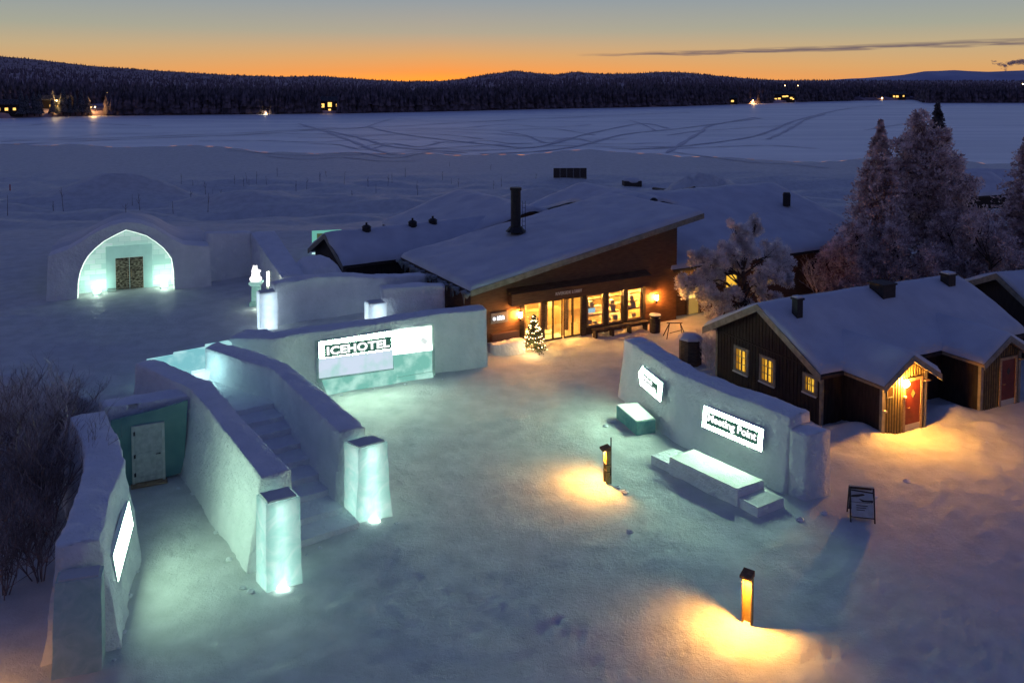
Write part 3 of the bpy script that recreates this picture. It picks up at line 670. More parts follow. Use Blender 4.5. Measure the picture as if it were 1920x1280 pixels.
mb = MB(); put_text(mb, 'ICEHOTEL', lambda x, y, d: IP(a0+(.035+.93*x)*(a1-a0), z0+(.17+.66*y)*(z1-z0), .172+.010*d), .035, 1.08); mb.build('lettering', M['letter'], st)

# --- stairway: two parapets, steps, landing
ZS = [3.0, 3.0, 2.97, 2.9, 2.70]
A = [P(a, b, z) for (a, b), z in zip([(255, 681), (355, 727), (385, 760), (417, 805), (489, 895)], ZS)]
B = [P(a, b, z) for (a, b), z in zip([(292, 672), (396, 715), (427, 750), (465, 795), (546, 880)], ZS)]
root = thing('snow_wall', 'thick snow wall between the sunken door passage and the stairs', 'snow wall', (A[3].x, A[3].y, 0))
snow_wall('wall', root, A[::-1], B[::-1], ZS[::-1], batter=.50, batter_b=.10, seed=11)
ZS = [2.95, 2.95, 2.9, 2.82, 2.74, 2.64]
A = [P(a, b, z) for (a, b), z in zip([(410, 640), (507, 665), (540, 682), (595, 720), (640, 760), (685, 800)], ZS)]
B = [P(a, b, z) for (a, b), z in zip([(385, 652), (447, 672), (510, 692), (567, 742), (602, 777), (637, 810)], ZS)]
root = thing('snow_wall', 'snow wall on the plaza side of the stairs, behind a flared ice pillar', 'snow wall', (A[3].x, A[3].y, 0))
snow_wall('wall', root, A, B, ZS, batter=.30, batter_b=.22, seed=14)
bot, top = P(613, 1011), P(461, 749, 1.7)
sd = Vector((top.x-bot.x, top.y-bot.y, 0)); run = sd.length; sd.normalize(); sn = Vector((sd.y, -sd.x, 0))
st = thing('snow_stairs', 'snow staircase rising between two snow walls to the courtyard', 'stairs', bot)
NS = 9
for k in range(NS):
    mb = MB(); rr = random.Random(k); f0 = bot+sd*(run*k/NS+rr.uniform(-.06, .06)); f1 = bot+sd*(run+.3)
    wd = 1.0+.10*(k/NS)
    q = [f0-sn*(wd+.05), f0+sn*(wd-.12*(k > 0)+.10*(k == 0)), f1+sn*wd, f1-sn*wd]
    zt = .19*(k+1); n1 = 9; pts = []
    for j in range(n1+1):
        p = q[0]+(q[1]-q[0])*(j/n1)+sd*rr.uniform(-.035, .035); pts.append((p.x, p.y))
    pts += [(q[2].x, q[2].y), (q[3].x, q[3].y)]
    mb.prism(pts, -.1+.19*k*.9, zt+rr.uniform(-.015, .015)); mb.build('step', M['wallsnow'], st)
e = top+sd*.2
mb = MB(); q = [e-sn*1.15, e+sn*1.25, e+sd*3.6+sn*1.3, e+sd*3.6-sn*1.6]; mb.prism([(p.x, p.y) for p in q], 0, 1.705); mb.build('landing', M['wallsnow'], st)
# ice wall closing the landing
ia, ib = P(300, 674, 2.75), P(393, 657, 2.75); pw = Plane(ia, ib)
r = thing('ice_wall', 'glowing cyan ice block wall at the head of the stairs', 'ice wall', (ia.x, ia.y, 1.7))
for (x0, x1, z0, z1) in ((-.4, .62, 1.65, 2.72), (.64, 1.5, 1.65, 2.22), (1.52, 2.9, 1.65, 2.25), (.64, 1.9, 2.24, 2.80), (1.92, 2.9, 2.27, 2.9)):
    mb = MB(); mb.pbox(pw, x0, x1, z0, z1, -.5, 0); mb.build('ice_block', M['iceteal2'], r)
mb = MB(); mb.pbox(pw, 1.2, 2.7, 1.68, 2.05, .05, .5); o = mb.build('ice_block', mat_ice('white_ice', (.80, .92, .98), (.94, .98, 1), .5, 1.5, glow=.35), None, origin=pw.pt(1.9, 1.68, .3))
tag(o, 'pale ice block lying at the foot of the cyan ice wall', 'ice block')
light('landing_lamp', 'POINT', pw.pt(1.2, 2.4, 1.1), 30, (.50, .95, .95), .15)

# --- sunken passage: left wall, door wall
A = px_line([(196, 768), (224, 822), (234, 862), (209, 920), (189, 1006)], 2.9)
B = px_line([(131, 779), (161, 840), (158, 868), (141, 930), (103, 1022)], 2.9)
root = thing('snow_wall', 'bulging snow wall between the bare bushes and the sunken passage', 'snow wall', (A[2].x, A[2].y, 0))
snow_wall('wall', root, A[::-1], B[::-1], 2.85, batter=.45, batter_b=.4, seed=21, amp=.06, lump=.10)
LW = A
A = px_line([(196, 763), (362, 740)], 2.7); B = px_line([(186, 750), (366, 724)], 2.7)
root = thing('snow_wall', 'low topped snow wall with the white door at the end of the passage', 'snow wall', (A[0].x, A[0].y, 0))
snow_wall('wall', root, A, B, 2.7, batter=.12, seed=25)
pd = Plane(P(247, 907), P(345, 889))
h = lambda px, py: pd.hit(px, py)
pts = [h(*p) for p in [(200, 915), (208, 786), (250, 776), (300, 764), (352, 748), (349, 800), (345, 860), (338, 884), (318, 890), (247, 908)]]
mb = MB(); mb.extr([pd.pt(a, max(z, 0.0), .03) for a, z in pts], pd.n*.07); mb.build('ice_facing', M['iceface'], root)
D0, D1 = h(247, 850)[0], h(309, 850)[0]
dr = thing('white_door', 'white panelled door in the teal ice face of the passage', 'door', pd.pt((D0+D1)/2, 0, .1))
mb = MB()
for (x0, x1, z0, z1) in ((D0, D0+.09, .03, 2.08), (D1-.09, D1, .03, 2.08), (D0+.09, D1-.09, 1.99, 2.08)): mb.pbox(pd, x0, x1, z0, z1, .08, .18)
mb.build('door_frame', M['white'], dr)
mb = MB(); mb.pbox(pd, D0+.095, D1-.095, .06, 1.985, .08, .13)
for (x0, x1, z0, z1) in ((D0+.1, D0+.22, .07, 1.98), (D1-.22, D1-.1, .07, 1.98), (D0+.22, D1-.22, 1.84, 1.98), (D0+.22, D1-.22, .95, 1.10), (D0+.22, D1-.22, .07, .24)): mb.pbox(pd, x0, x1, z0, z1, .13, .148)
lf = mb.build('door_leaf', M['doorwhite'], dr)
mb = MB(); mb.tube(pd.pt(D1-.16, 1.0, .14), pd.pt(D1-.16, 1.0, .20), .02, .02); mb.tube(pd.pt(D1-.16, 1.0, .19), pd.pt(D1-.30, 1.0, .19), .016, .014); mb.build('handle', M['black'], lf)
for zz in (.3, .95, 1.75):
    mb = MB(); mb.pbox(pd, D0+.06, D0+.12, zz, zz+.13, .15, .19); mb.build('hinge', M['black'], dr)
mb = MB(); mb.pbox(pd, D0-.05, D1+.05, -.02, .04, .05, .40); mb.build('threshold', M['wood'], dr)
# lit sign on the passage side of the left wall
def lw_x(y):
    p = sorted([(v.y, v.x) for v in LW]); return float(np.interp(y, [a for a, _ in p], [b for _, b in p]))
def lw_pt(y, z, off): return Vector((lw_x(21.2)+(lw_x(24.0)-lw_x(21.2))*(y-21.2)/2.8+.04+.45*(1-min(max(z, 0), 2.75)/2.85)**1.3+off, y-.12, z))
sg = thing('passage_sign', 'narrow lit white sign with small marks on the passage wall', 'sign', lw_pt(22.6, 1.2, .1))
ylist = np.linspace(21.2, 24.0, 12); cs = MB(); fr_ = MB()
cs.v = [tuple(lw_pt(y, z, o)) for y in ylist for (z, o) in ((1.25, -.04), (1.95, -.04), (1.95, .088), (1.25, .088))]
cs.f = [(4*k+j, 4*k+(j+1) % 4, 4*k+4+(j+1) % 4, 4*k+4+j) for k in range(11) for j in range(4)]+[(0, 1, 2, 3), (44, 47, 46, 45)]
cs.build('casing', M['casing'], sg)
fr_.v = [tuple(lw_pt(y, z, .092)) for y in ylist for z in (1.26, 1.94)]; fr_.f = [(2*k, 2*k+2, 2*k+3, 2*k+1) for k in range(11)]
fr_.build('light_panel', mat_emit('passage_sign_light', (.60, 1, .70), 17), sg)
mb = MB(); rr = random.Random(4)
for k in range(11):
    y = 21.4+k*.20; z = 1.70+rr.uniform(-.03, .03)
    mb.add([lw_pt(y, z-.06, .10), lw_pt(y+.09, z-.06, .10), lw_pt(y+.09, z+.06, .10), lw_pt(y, z+.06, .10)], [(0, 1, 2, 3), (3, 2, 1, 0)])
mb.build('lettering', M['letterback'], sg)

# --- ice pillars
def pillar(label, base, topq, z0, z1, mt, lamp=None, seed=0, flare=.0, group='ice pillars by the snow walls', lampz=1.15, cap=True, colr=(.74, 1, .90)):
    """base, topq: four xy corners, front-left, front-right, back-right, back-left"""
    c = sum((Vector(p[:2]) for p in base), Vector((0, 0)))/4
    r = thing('ice_pillar', label, 'ice pillar', (c.x, c.y, z0), group); n = 12; m_ = 16; V = []; F = []
    def loop(q, t):
        out = []
        for k in range(4):
            a, b = Vector(q[k]), Vector(q[(k+1) % 4])
            for j in range(n//3): out.append(a+(b-a)*(j/(n//3)))
        return out
    L0, L1 = loop([Vector(p[:2]) for p in base], 0), loop([Vector(p[:2]) for p in topq], 1); nn = len(L0)
    for i in range(m_+1):
        t = i/m_; s_ = 1-(1-t)**(2.0 if flare else 1.0)
        for k in range(nn):
            p = L0[k]+(L1[k]-L0[k])*s_; z = z0-.03+(z1-z0+.03)*t; d = fbm(p.x*1.7+seed, p.y*1.7, z*1.7, 3)*.035; dd = (p-c).normalized()
            V.append((p.x+dd.x*d, p.y+dd.y*d, z))
    for i in range(m_):
        for k in range(nn): F.append((i*nn+k, i*nn+(k+1) % nn, (i+1)*nn+(k+1) % nn, (i+1)*nn+k))
    mb = MB(); mb.v = V; mb.f = F+[tuple(range(nn))[::-1], tuple(range(m_*nn, (m_+1)*nn))]; mb.build('ice_block', mt, r)
    ct = sum((Vector(p[:2]) for p in topq), Vector((0, 0)))/4
    if cap:
        mb = MB(); mb.prism([(q.x, q.y) for q in [ct+(Vector(p[:2])-ct)*.86 for p in topq]], z1-.01, z1+.05); mb.build('snow_cap', M['snow'], r)
    if lamp:
        light('pillar_lamp', 'POINT', (c.x, c.y, z0+.22), lamp*.30, colr, .12, r)
        for q_ in (.25, .42, .59, .76, .90): light('pillar_lamp', 'POINT', (c.x+.02, c.y, z0+(z1-z0)*q_), lamp*.14, colr, .15, r)
    return r
def quad4(fl, fr, depth, skew=0.0):
    d = Vector((fr.x-fl.x, fr.y-fl.y)); n_ = Vector((-d.y, d.x)).normalized(); s_ = d.normalized()*skew
    a, b = Vector(fl[:2]), Vector(fr[:2]); return [a, b, b+n_*depth+s_, a+n_*depth+s_]
p0b = quad4(P(96, 1277), P(191, 1257), .75); p0t = quad4(P(102, 1094, 2.26), P(190, 1081, 2.26), .5, -.02)
pillar('unlit grey green ice pillar in front of the bulging wall', p0b, p0t, 0, 2.26, M['ice'], None, 1, cap=True)
p1b = quad4(P(500, 1111), P(567, 1091), .72, -.12); p1t = quad4(P(499, 946, 2.4), P(562, 931, 2.4), .72, -.10)
r1 = pillar('lit ice pillar nearest the camera, at the foot of the passage wall', p1b, p1t, 0, 2.4, M['icelit'], 19, 2)
p2b = quad4(P(667, 982), P(738, 970), .85, -.25); p2t = quad4(P(672, 842, 2.36), P(727, 828, 2.36), .72, -.18)
r2 = pillar('lit ice pillar with a flared foot beside the stairs', p2b, p2t, 0, 2.36, M['icelit'], 24, 3, flare=1)
for (rp, pxy, nm) in ((r1, (531, 1104), 'x'), (r2, (703, 978), 'y')):
    g = P(*pxy); mb = MB(); mb.ball((g.x, g.y-.03, .05), .12, 10, 6, (1.4, .5, .45)); mb.build('base_lamp', M['led'], rp)
p3b = quad4(P(488, 632, 1.7), P(521, 628, 1.7), .75); z3 = 3.62
p3b = quad4(PY(488, 632, 41.2), PY(521, 632, 41.6), .75); p3 = [Vector(v[:2]) for v in p3b]
cool_w = (.86, .95, 1.0)
M['icewhite'] = mat_ice('white_lit_ice', (.72, .88, .96), (.90, .97, 1.0), .80, 1.8)
pillar('tall white lit ice pillar at the left end of the back snow wall', p3, p3, 1.5, PY(500, 551, 41.3).z, M['icewhite'], 26, 5, colr=cool_w, lampz=1.3)
p4 = [Vector(v[:2]) for v in quad4(PY(692, 600, 42.0), PY(725, 600, 42.4), .8)]
pillar('short white lit ice pillar peeping over the ICEHOTEL wall', p4, p4, 1.0, PY(705, 571, 42.1).z, M['icewhite'], 26, 6, colr=cool_w, lampz=1.2)

# --- back snow walls
A = [PY(516, 534, 42.3), PY(572, 522, 43.2), PY(665, 518, 44.5), PY(747, 518, 45.7), PY(800, 517, 46.6)]
zt_ = [a.z for a in A]
r = thing('snow_wall', 'tall back snow wall below the dark eaves, right of the bear plinth', 'snow wall', (A[1].x, A[1].y, 1.7))
snow_wall('wall', r, A, off_line(A, .9), zt_, seed=31, batter=.25, amp=.06, lump=.12)
A = [PY(717, 543, 42.9), PY(760, 538, 43.3), PY(834, 536, 43.9)]; B = off_line(A, .8)
r = thing('snow_wall', 'short snow wall in shade beside the entrance building eave', 'snow wall', (A[1].x, A[1].y, 1.0))
snow_wall('wall', r, A, B, [a.z for a in A], seed=35, batter=.18, amp=.05)

# --- plinth with a white animal figure
pc = P(481, 572, 1.7); r = thing('ice_plinth', 'pale green ice plinth with a flared top, right of the arched entrance', 'plinth', pc)
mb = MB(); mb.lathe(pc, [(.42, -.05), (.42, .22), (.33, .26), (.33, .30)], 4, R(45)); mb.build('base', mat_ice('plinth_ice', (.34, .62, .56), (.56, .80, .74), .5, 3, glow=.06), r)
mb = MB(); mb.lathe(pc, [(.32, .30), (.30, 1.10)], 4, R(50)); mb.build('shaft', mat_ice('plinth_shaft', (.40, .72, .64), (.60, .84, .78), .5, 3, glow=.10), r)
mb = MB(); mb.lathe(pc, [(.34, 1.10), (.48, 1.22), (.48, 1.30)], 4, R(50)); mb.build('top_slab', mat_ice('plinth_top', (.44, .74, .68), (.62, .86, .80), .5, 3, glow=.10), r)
mb = MB(); o_ = pc+Vector((0, 0, 1.30))
for (x, y, z, rr_, s3) in ((-.02, 0, .16, .30, (1.15, 1, .62)), (-.02, 0, .36, .24, (1, 1, 1)), (-.05, -.03, .58, .19, (1, 1, 1.1)), (-.03, -.08, .76, .14, (1, 1.1, 1)), (.10, -.05, .62, .10, (1.5, .8, .8)), (.22, -.06, .60, .07, (1, 1, 1)), (-.11, -.04, .87, .045, (1, 1, 1)), (.05, -.04, .87, .045, (1, 1, 1)), (-.17, -.13, .12, .12, (1, 1.3, .8)), (.15, -.13, .12, .12, (1, 1.3, .8))):
    mb.ball(o_+Vector((x, y, z)), rr_, 12, 8, s3)
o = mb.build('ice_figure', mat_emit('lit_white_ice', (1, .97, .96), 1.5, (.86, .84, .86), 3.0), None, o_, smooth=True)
tag(o, 'glowing white sitting bear figure on the ice plinth', 'sculpture')
light('plinth_lamp', 'POINT', pc+Vector((.5, -.9, .5)), 14, (.8, 1, .85), .1)

# --- arched snow entrance with ice block wall and hide covered doors
GZ = 1.7
fb0, fb1 = P(86, 564, GZ), P(397, 536, GZ); pa = Plane(fb0, fb1)
out_px = [(86, 566), (90, 481), (106, 475), (125, 469), (150, 455), (168, 443), (187, 432), (210, 422), (237, 416), (262, 419), (287, 427), (308, 439), (325, 450), (345, 459), (370, 461), (392, 461), (397, 538)]
in_px = [(145, 562), (146, 530), (150, 510), (157, 493), (165, 480), (178, 466), (195, 452), (215, 441), (236, 431), (256, 436), (275, 442), (292, 453), (307, 465), (315, 475), (322, 485), (326, 510), (327, 544)]
outp = [pa.hit(*p) for p in out_px]; inp = [pa.hit(*p) for p in in_px]
outp[0] = (outp[0][0], GZ-.2); outp[-1] = (outp[-1][0], GZ-.2); inp[0] = (inp[0][0], GZ-.2); inp[-1] = (inp[-1][0], GZ-.2)
root = thing('ice_hotel_entrance', 'arched snow entrance glowing white around a dark double door', 'building', pa.pt(pa.len/2, GZ, 0))
bm = MB(); DP = 1.25; n = len(outp)
# front ring quads, inner reveal, back closing
for k in range(n-1):
    a, b = outp[k], outp[k+1]; c, d = inp[k], inp[k+1]
    m_ = 4
    for j in range(m_):
        f0, f1 = j/m_, (j+1)/m_; L = lambda p, q, f: (p[0]+(q[0]-p[0])*f, p[1]+(q[1]-p[1])*f)
        q = [L(a, c, f0), L(a, c, f1), L(b, d, f1), L(b, d, f0)]; bm.add([pa.pt(x[0], x[1], -.0) for x in q], [(0, 1, 2, 3)])
    bm.add([pa.pt(c[0], c[1], 0), pa.pt(c[0], c[1], -DP), pa.pt(d[0], d[1], -DP), pa.pt(d[0], d[1], 0)], [(0, 1, 2, 3)])
    bm.add([pa.pt(a[0], a[1], 0), pa.pt(b[0], b[1], 0), pa.pt(b[0], b[1], -1.6), pa.pt(a[0], a[1], -1.6)], [(0, 1, 2, 3)])
bm.build('facade', M['wallsnow'], root)
# ice block wall (each block a slightly different cast: pattern inside the material)
m = bpy.data.materials.new('ice_blocks'); m.use_nodes = True; t = m.node_tree; b = t.nodes['Principled BSDF']
uvn = t.nodes.new('ShaderNodeUVMap'); br = t.nodes.new('ShaderNodeTexBrick'); br.inputs['Scale'].default_value = 1.0
br.inputs['Color1'].default_value = (.36, .62, .56, 1); br.inputs['Color2'].default_value = (.62, .80, .74, 1); br.inputs['Mortar'].default_value = (.40, .62, .58, 1)
br.inputs['Mortar Size'].default_value = .012; br.inputs['Brick Width'].default_value = .62; br.inputs['Row Height'].default_value = .30; br.inputs['Bias'].default_value = .1
t.links.new(uvn.outputs[0], br.inputs[0]); t.links.new(br.outputs[0], b.inputs['Base Color']); b.inputs['Roughness'].default_value = .3
b.inputs['Emission Strength'].default_value = .34; t.links.new(br.outputs[0], b.inputs['Emission Color'])  # even glow put into the blocks on top of the floor lamps
mb = MB(); mb.add([pa.pt(a, z, -DP+.02) for a, z in inp], [tuple(range(n))[::-1]]); o = mb.build('ice_block_wall', m, root)
uvl = o.data.uv_layers.new(name='UVMap')
for lp in o.data.loops:
    a, z = inp[lp.vertex_index]; uvl.data[lp.index].uv = (a, z)
M['iceblocks'] = m
mb = MB()
for a, b in zip(inp, inp[1:]): mb.tube(pa.pt(a[0], a[1]-.03, -.22), pa.pt(b[0], b[1]-.03, -.22), .025, .025, 5, False)
mb.build('light_strip', mat_emit('arch_strip', (.78, 1, .84), 2.2), root)
# door frame blocks and doors
d0 = pa.hit(214, 520)[0]+.05; d1 = pa.hit(267, 520)[0]+.05; dz = GZ+1.86
pdr = Plane(pa.pt(0, 0, -DP), pa.pt(1, 0, -DP))
mb = MB()
for (x0, x1, z0, z1) in ((d0-.5, d0-.02, GZ, dz+.05), (d1+.02, d1+.5, GZ, dz+.05), (d0-.5, d1+.5, dz+.05, dz+.75)): mb.pbox(pdr, x0, x1, z0, z1, .03, .16)
mb.build('ice_surround', mat('surround_ice', (.34, .58, .53), .3, (.44, .68, .62), 1.4, emis=(.30, .55, .5), estr=.28), root)  # surround emits faintly too, to match the glowing blocks
dd = root
for (x0, x1) in ((d0, (d0+d1)/2-.015), ((d0+d1)/2+.015, d1)):
    mb = MB(); mb.pbox(pdr, x0, x1, GZ+.02, dz, .04, .15)
    for k in range(3):
        z0 = GZ+.06+k*.60; mb.pbox(pdr, x0+.05, x1-.05, z0, z0+.52, .15, .20)
    lf = mb.build('door', M['hide'], dd)
    mb = MB(); xx = x1-.08 if x0 == d0 else x0+.08
    mb.tube(pdr.pt(xx, GZ+.75, .20), pdr.pt(xx, GZ+.95, .34), .03, .03); mb.tube(pdr.pt(xx, GZ+.95, .34), pdr.pt(xx, GZ+1.20, .20), .03, .02); mb.build('handle', M['wood'], lf)
# vaulted snow roof running back from the arch
mb = MB(); nv = 12; V = []
for i in range(nv+1):
    v = i/nv*13; s_ = 1-.5*(i/nv)**1.5
    for k in range(1, n-1):
        a, z = outp[k]; q = pa.pt(a, GZ+(z-GZ)*s_, -1.45-v); V.append((q.x, q.y, q.z+.10+float(perlin(q.x*.4, q.y*.4, 0))*.25*min(1, v)-.12*(i == 0)))
    # skirts
w_ = n-2
mb.v = V; mb.f = [(i*w_+k, i*w_+k+1, (i+1)*w_+k+1, (i+1)*w_+k) for i in range(nv) for k in range(w_-1)]
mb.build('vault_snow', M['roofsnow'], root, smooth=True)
# lamps on the floor of the arch
for (px, py, lab) in ((176, 555, 'white floor lamp left of the dark double door'), (303, 546, 'white floor lamp in an ice block right of the dark double door')):
    a, _ = pa.hit(px, py); a += .15; c = pa.pt(a, GZ, -.45)
    r = thing('floor_lamp', lab, 'lamp', c, 'floor lamps under the arch')
    mb = MB(); mb.pbox(pa, a-.20, a+.20, GZ, GZ+.14, -.62, -.34); mb.build('ice_block', M['ice'], r)
    mb = MB(); mb.pbox(pa, a-.16, a+.16, GZ+.14, GZ+.24, -.6, -.38); mb.build('lamp', mat_emit('floor_led', (.74, 1, .82), 66), r)
for px in (236,):
    a, _ = pa.hit(px, 546); mb = MB(); mb.pbox(pa, a-1.0, a-.55, GZ, GZ+.16, -1.0, -.75); o = mb.build('ice_block', M['ice'], None, origin=pa.pt(a-.8, GZ, -.9)); tag(o, 'small clear ice block on the floor left of the double door', 'ice block')
# side wall and ramped wall right of the arch
A = [PY(388, 438, 51.6), PY(472, 436, 53.2)]
r = thing('snow_wall', 'dim snow wall right of the arched entrance', 'snow wall', (A[0].x, A[0].y, GZ))
snow_wall('wall', r, A, off_line(A, .8), [A[0].z, A[1].z], seed=41, batter=.12, amp=.03)
a0, a1 = PY(470, 436, 53.2), PY(528, 520, 46.6)
A = [a1, a0]; d = Vector((a0.x-a1.x, a0.y-a1.y)).normalized(); nr_ = Vector((d.y, -d.x))
B = [Vector(a1[:2])+nr_*1.3, Vector(a0[:2])+nr_*1.5]
r = thing('snow_wall', 'sloping snow wall ramping down behind the bear plinth', 'snow wall', (a1.x, a1.y, GZ))
V, Fq = wall_arrays([Vector(a.xy) for a in A], B, [a1.z, a0.z], batter=.15, batter_b=.9, seed=44, amp=.04)
arrays('wall', V, Fq[:, ::-1], M['wallsnow'], r, smooth=True)
lp = PY(508, 556, 46.8); r = thing('light_slot', 'narrow upright white lamp set in the ramped snow wall', 'lamp', (lp.x, lp.y-.35, GZ))
mb = MB(); mb.box(Frame((lp.x-.05, lp.y-.42, 0), 0), -.05, .05, 0, .12, GZ+1.0, GZ+1.75); mb.build('lamp', mat_emit('slot_light', (.95, 1, .86), 9), r)
mb = MB(); mb.box(Frame((lp.x-.05, lp.y-.30, 0), 0), -.09, .09, .001, .30, GZ+.0, GZ+1.8); mb.build('housing', M['white'], r)

# ------------------------------------------------------------------ building helpers
def snow_slab(name, quad, th, parent, res=.45, amp=.05, m=None, seed=0, round_=.28, sag=0.0):
    """snow lying on a planar roof quad (4 points, eave-left, eave-right, top-right, top-left); rounded at the edges"""
    q = [Vector(p) for p in quad]; lu = (q[1]-q[0]).length; lv = (q[3]-q[0]).length; nu, nv = max(6, int(lu/res)), max(6, int(lv/res))
    def params(n, L):
        e = round_/L; a = [0, e*.12, e*.4, e]; mid = list(np.linspace(e, 1-e, n))[1:-1]; return np.array(a+mid+[1-e, 1-e*.4, 1-e*.12, 1])
    pu, pv = params(nu, lu), params(nv, lv); U, Vv = np.meshgrid(pu, pv, indexing='ij')
    Q = np.array([list(p) for p in q])
    base = ((1-U)*(1-Vv))[..., None]*Q[0]+(U*(1-Vv))[..., None]*Q[1]+(U*Vv)[..., None]*Q[2]+((1-U)*Vv)[..., None]*Q[3]
    du = np.minimum(U, 1-U)*lu; dv = np.minimum(Vv, 1-Vv)*lv; e = np.minimum(du, dv)
    k = np.sqrt(np.clip(1-(1-np.clip(e/round_, 0, 1))**2, 0, 1))
    hgt = th*k+k*(fbm(base[..., 0]*.45+seed, base[..., 1]*.45, seed, 3)*amp+fbm(base[..., 0]*1.6, base[..., 1]*1.6+seed, 0, 2)*amp*.35)
    base[..., 2] += hgt+.01
    wob = (1-k)*.0
    n0, n1 = base.shape[:2]; i = np.arange(n0-1)[:, None]*n1+np.arange(n1-1)[None, :]
    Fq = np.stack([i, i+n1, i+n1+1, i+1], -1).reshape(-1, 4)
    return arrays(name, base.reshape(-1, 3), Fq, m or M['roofsnow'], parent, smooth=True)
def roof_slab(name, quad, th, parent, m):
    q = [Vector(p) for p in quad]; mb = MB(); mb.extr([p-Vector((0, 0, th)) for p in q], (0, 0, th)); return mb.build(name, m, parent)
def box_part(name, fr, dims, m, parent):
    mb = MB(); mb.box(fr, *dims); return mb.build(name, m, parent)

# ------------------------------------------------------------------ entrance lobby building
LF = Frame((-2.1, 42.9, 0), 29.0); LW_, LD = 13.4, 8.3
fp = LF.plane(0)
U = lambda px, py: fp.hit(px, py)[0]
def roofz(u): return 3.30+(u+.3)*.180        # underside of roof at u
root = thing('lobby_building', 'brown clapboard entrance building with one long snowy sloping roof and glowing glass front', 'building', LF.p(LW_/2, 0, 0))
g0, g1 = U(979, 620), U(1206, 590); GT = 2.28
mb = MB(); bw = .19; k = 0
while k*bw < 6.2:                               # overlapping clapboards, row by row
    z0, z1 = k*bw, (k+1)*bw; k += 1
    def strip(u0, u1):
        if u1-u0 < .03: return
        zz = min(z1, min(roofz(u0), 99))
        u0c = u0
        if roofz(u0)-.02 < z1:                   # row runs into the roof: start further right
            u0c = max(u0, (z1-3.30+.02)/.180-.3)
        if u1-u0c < .05: return
        mb.add([LF.p(u0c, -.035, z0), LF.p(u1, -.035, z0), LF.p(u1, -.008, z1), LF.p(u0c, -.008, z1), LF.p(u0c, .0, z0), LF.p(u1, .0, z0)], [(0, 1, 2, 3), (4, 5, 1, 0)])
    if z0 < GT: strip(0, g0); strip(g1, LW_)
    else: strip(0, LW_)
mb.build('front_boards', M['clapboard'], root)
mb = MB()
for (a, b) in (((0, 0), (0, LD)), ((LW_, LD), (LW_, 0)), ((0, LD), (LW_, LD))):
    q = [LF.p(a[0], a[1], 0), LF.p(b[0], b[1], 0), LF.p(b[0], b[1], roofz(b[0])), LF.p(a[0], a[1], roofz(a[0]))]; mb.add(q, [(0, 1, 2, 3)])
# structural wall above the glass and beside it
mb.add([LF.p(0, .02, 0), LF.p(g0, .02, 0), LF.p(g0, .02, roofz(g0)), LF.p(0, .02, roofz(0))], [(0, 1, 2, 3)])
mb.add([LF.p(g1, .02, 0), LF.p(LW_, .02, 0), LF.p(LW_, .02, roofz(LW_)), LF.p(g1, .02, roofz(g1))], [(0, 1, 2, 3)])
mb.add([LF.p(g0, .02, GT), LF.p(g1, .02, GT), LF.p(g1, .02, roofz(g1)), LF.p(g0, .02, roofz(g0))], [(0, 1, 2, 3)])
mb.build('wall', M['clapboard'], root)
rq = [(-.35, -.65), (14.85, -.65), (14.85, 8.75), (-.35, 8.75)]
rq3 = [LF.p(u, v, roofz(u)+.16) for u, v in rq]
roof = roof_slab('roof', rq3, .16, root, M['darkwood'])
mb = MB()
def fasc(u0, u1, v):
    q = [LF.p(u0, v, roofz(u0)-.10), LF.p(u1, v, roofz(u1)-.10), LF.p(u1, v, roofz(u1)+.20), LF.p(u0, v, roofz(u0)+.20)]; mb.extr(q, LF.n*-.045)
fasc(-.35, 14.85, -.655); mb.build('fascia', M['trim'], roof)
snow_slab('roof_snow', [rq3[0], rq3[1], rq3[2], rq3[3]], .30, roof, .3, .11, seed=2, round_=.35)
# ragged frozen fringe along the low eave
mb = MB(); rr = random.Random(9)
for k in range(70):
    v = -.55+9.2*k/69; c = LF.p(-.42+rr.uniform(-.08, .08), v, roofz(-.35)+.02-rr.uniform(0, .12)); L = rr.choice([.15, .25, .4, .6])*rr.uniform(.6, 1.3)
    mb.tube(c, c-Vector((rr.uniform(-.05, .05), rr.uniform(-.05, .05), L)), rr.uniform(.05, .12), .012, 5)
    if k % 3 == 0: mb.ball(c+Vector((0, 0, .05)), rr.uniform(.08, .17), 7, 5, (1.4, 1.2, .7))
mb.build('icicle_fringe', mat('dirty_ice', (.10, .12, .13), .4, (.28, .32, .34), 3, spec=.5), roof)
# chimney
ch = P(967, 428, 4.9); ch = PY(967, 426, 50.6)
mb = MB(); mb.lathe((ch.x, ch.y, ch.z-.4), [(.30, 0), (.30, 2.62), (.35, 2.62), (.35, 2.78), (.24, 2.78)], 12); c_o = mb.build('chimney', M['black'], roof)
mb = MB(); mb.lathe((ch.x, ch.y, ch.z-.25), [(.62, 0), (.45, .18), (.36, .30)], 10); mb.build('flashing', M['black'], c_o)
mb = MB(); rx = ch+Vector((.48, -.12, 0))
for s in (-.09, .09): mb.tube((rx.x+s, rx.y, ch.z-.2), (rx.x+s, rx.y, ch.z+1.6), .018, .018, 4)
for k in range(6): mb.tube((rx.x-.09, rx.y, ch.z+.1+k*.27), (rx.x+.09, rx.y, ch.z+.1+k*.27), .014, .014, 4)
mb.build('ladder', M['black'], c_o)
v0 = PY(1226, 384, 57.8); mb = MB(); mb.lathe((v0.x, v0.y, v0.z-.3), [(.13, 0), (.13, .55), (.26, .57), (.26, .66), (.10, .78)], 10); mb.build('roof_vent', M['black'], roof)
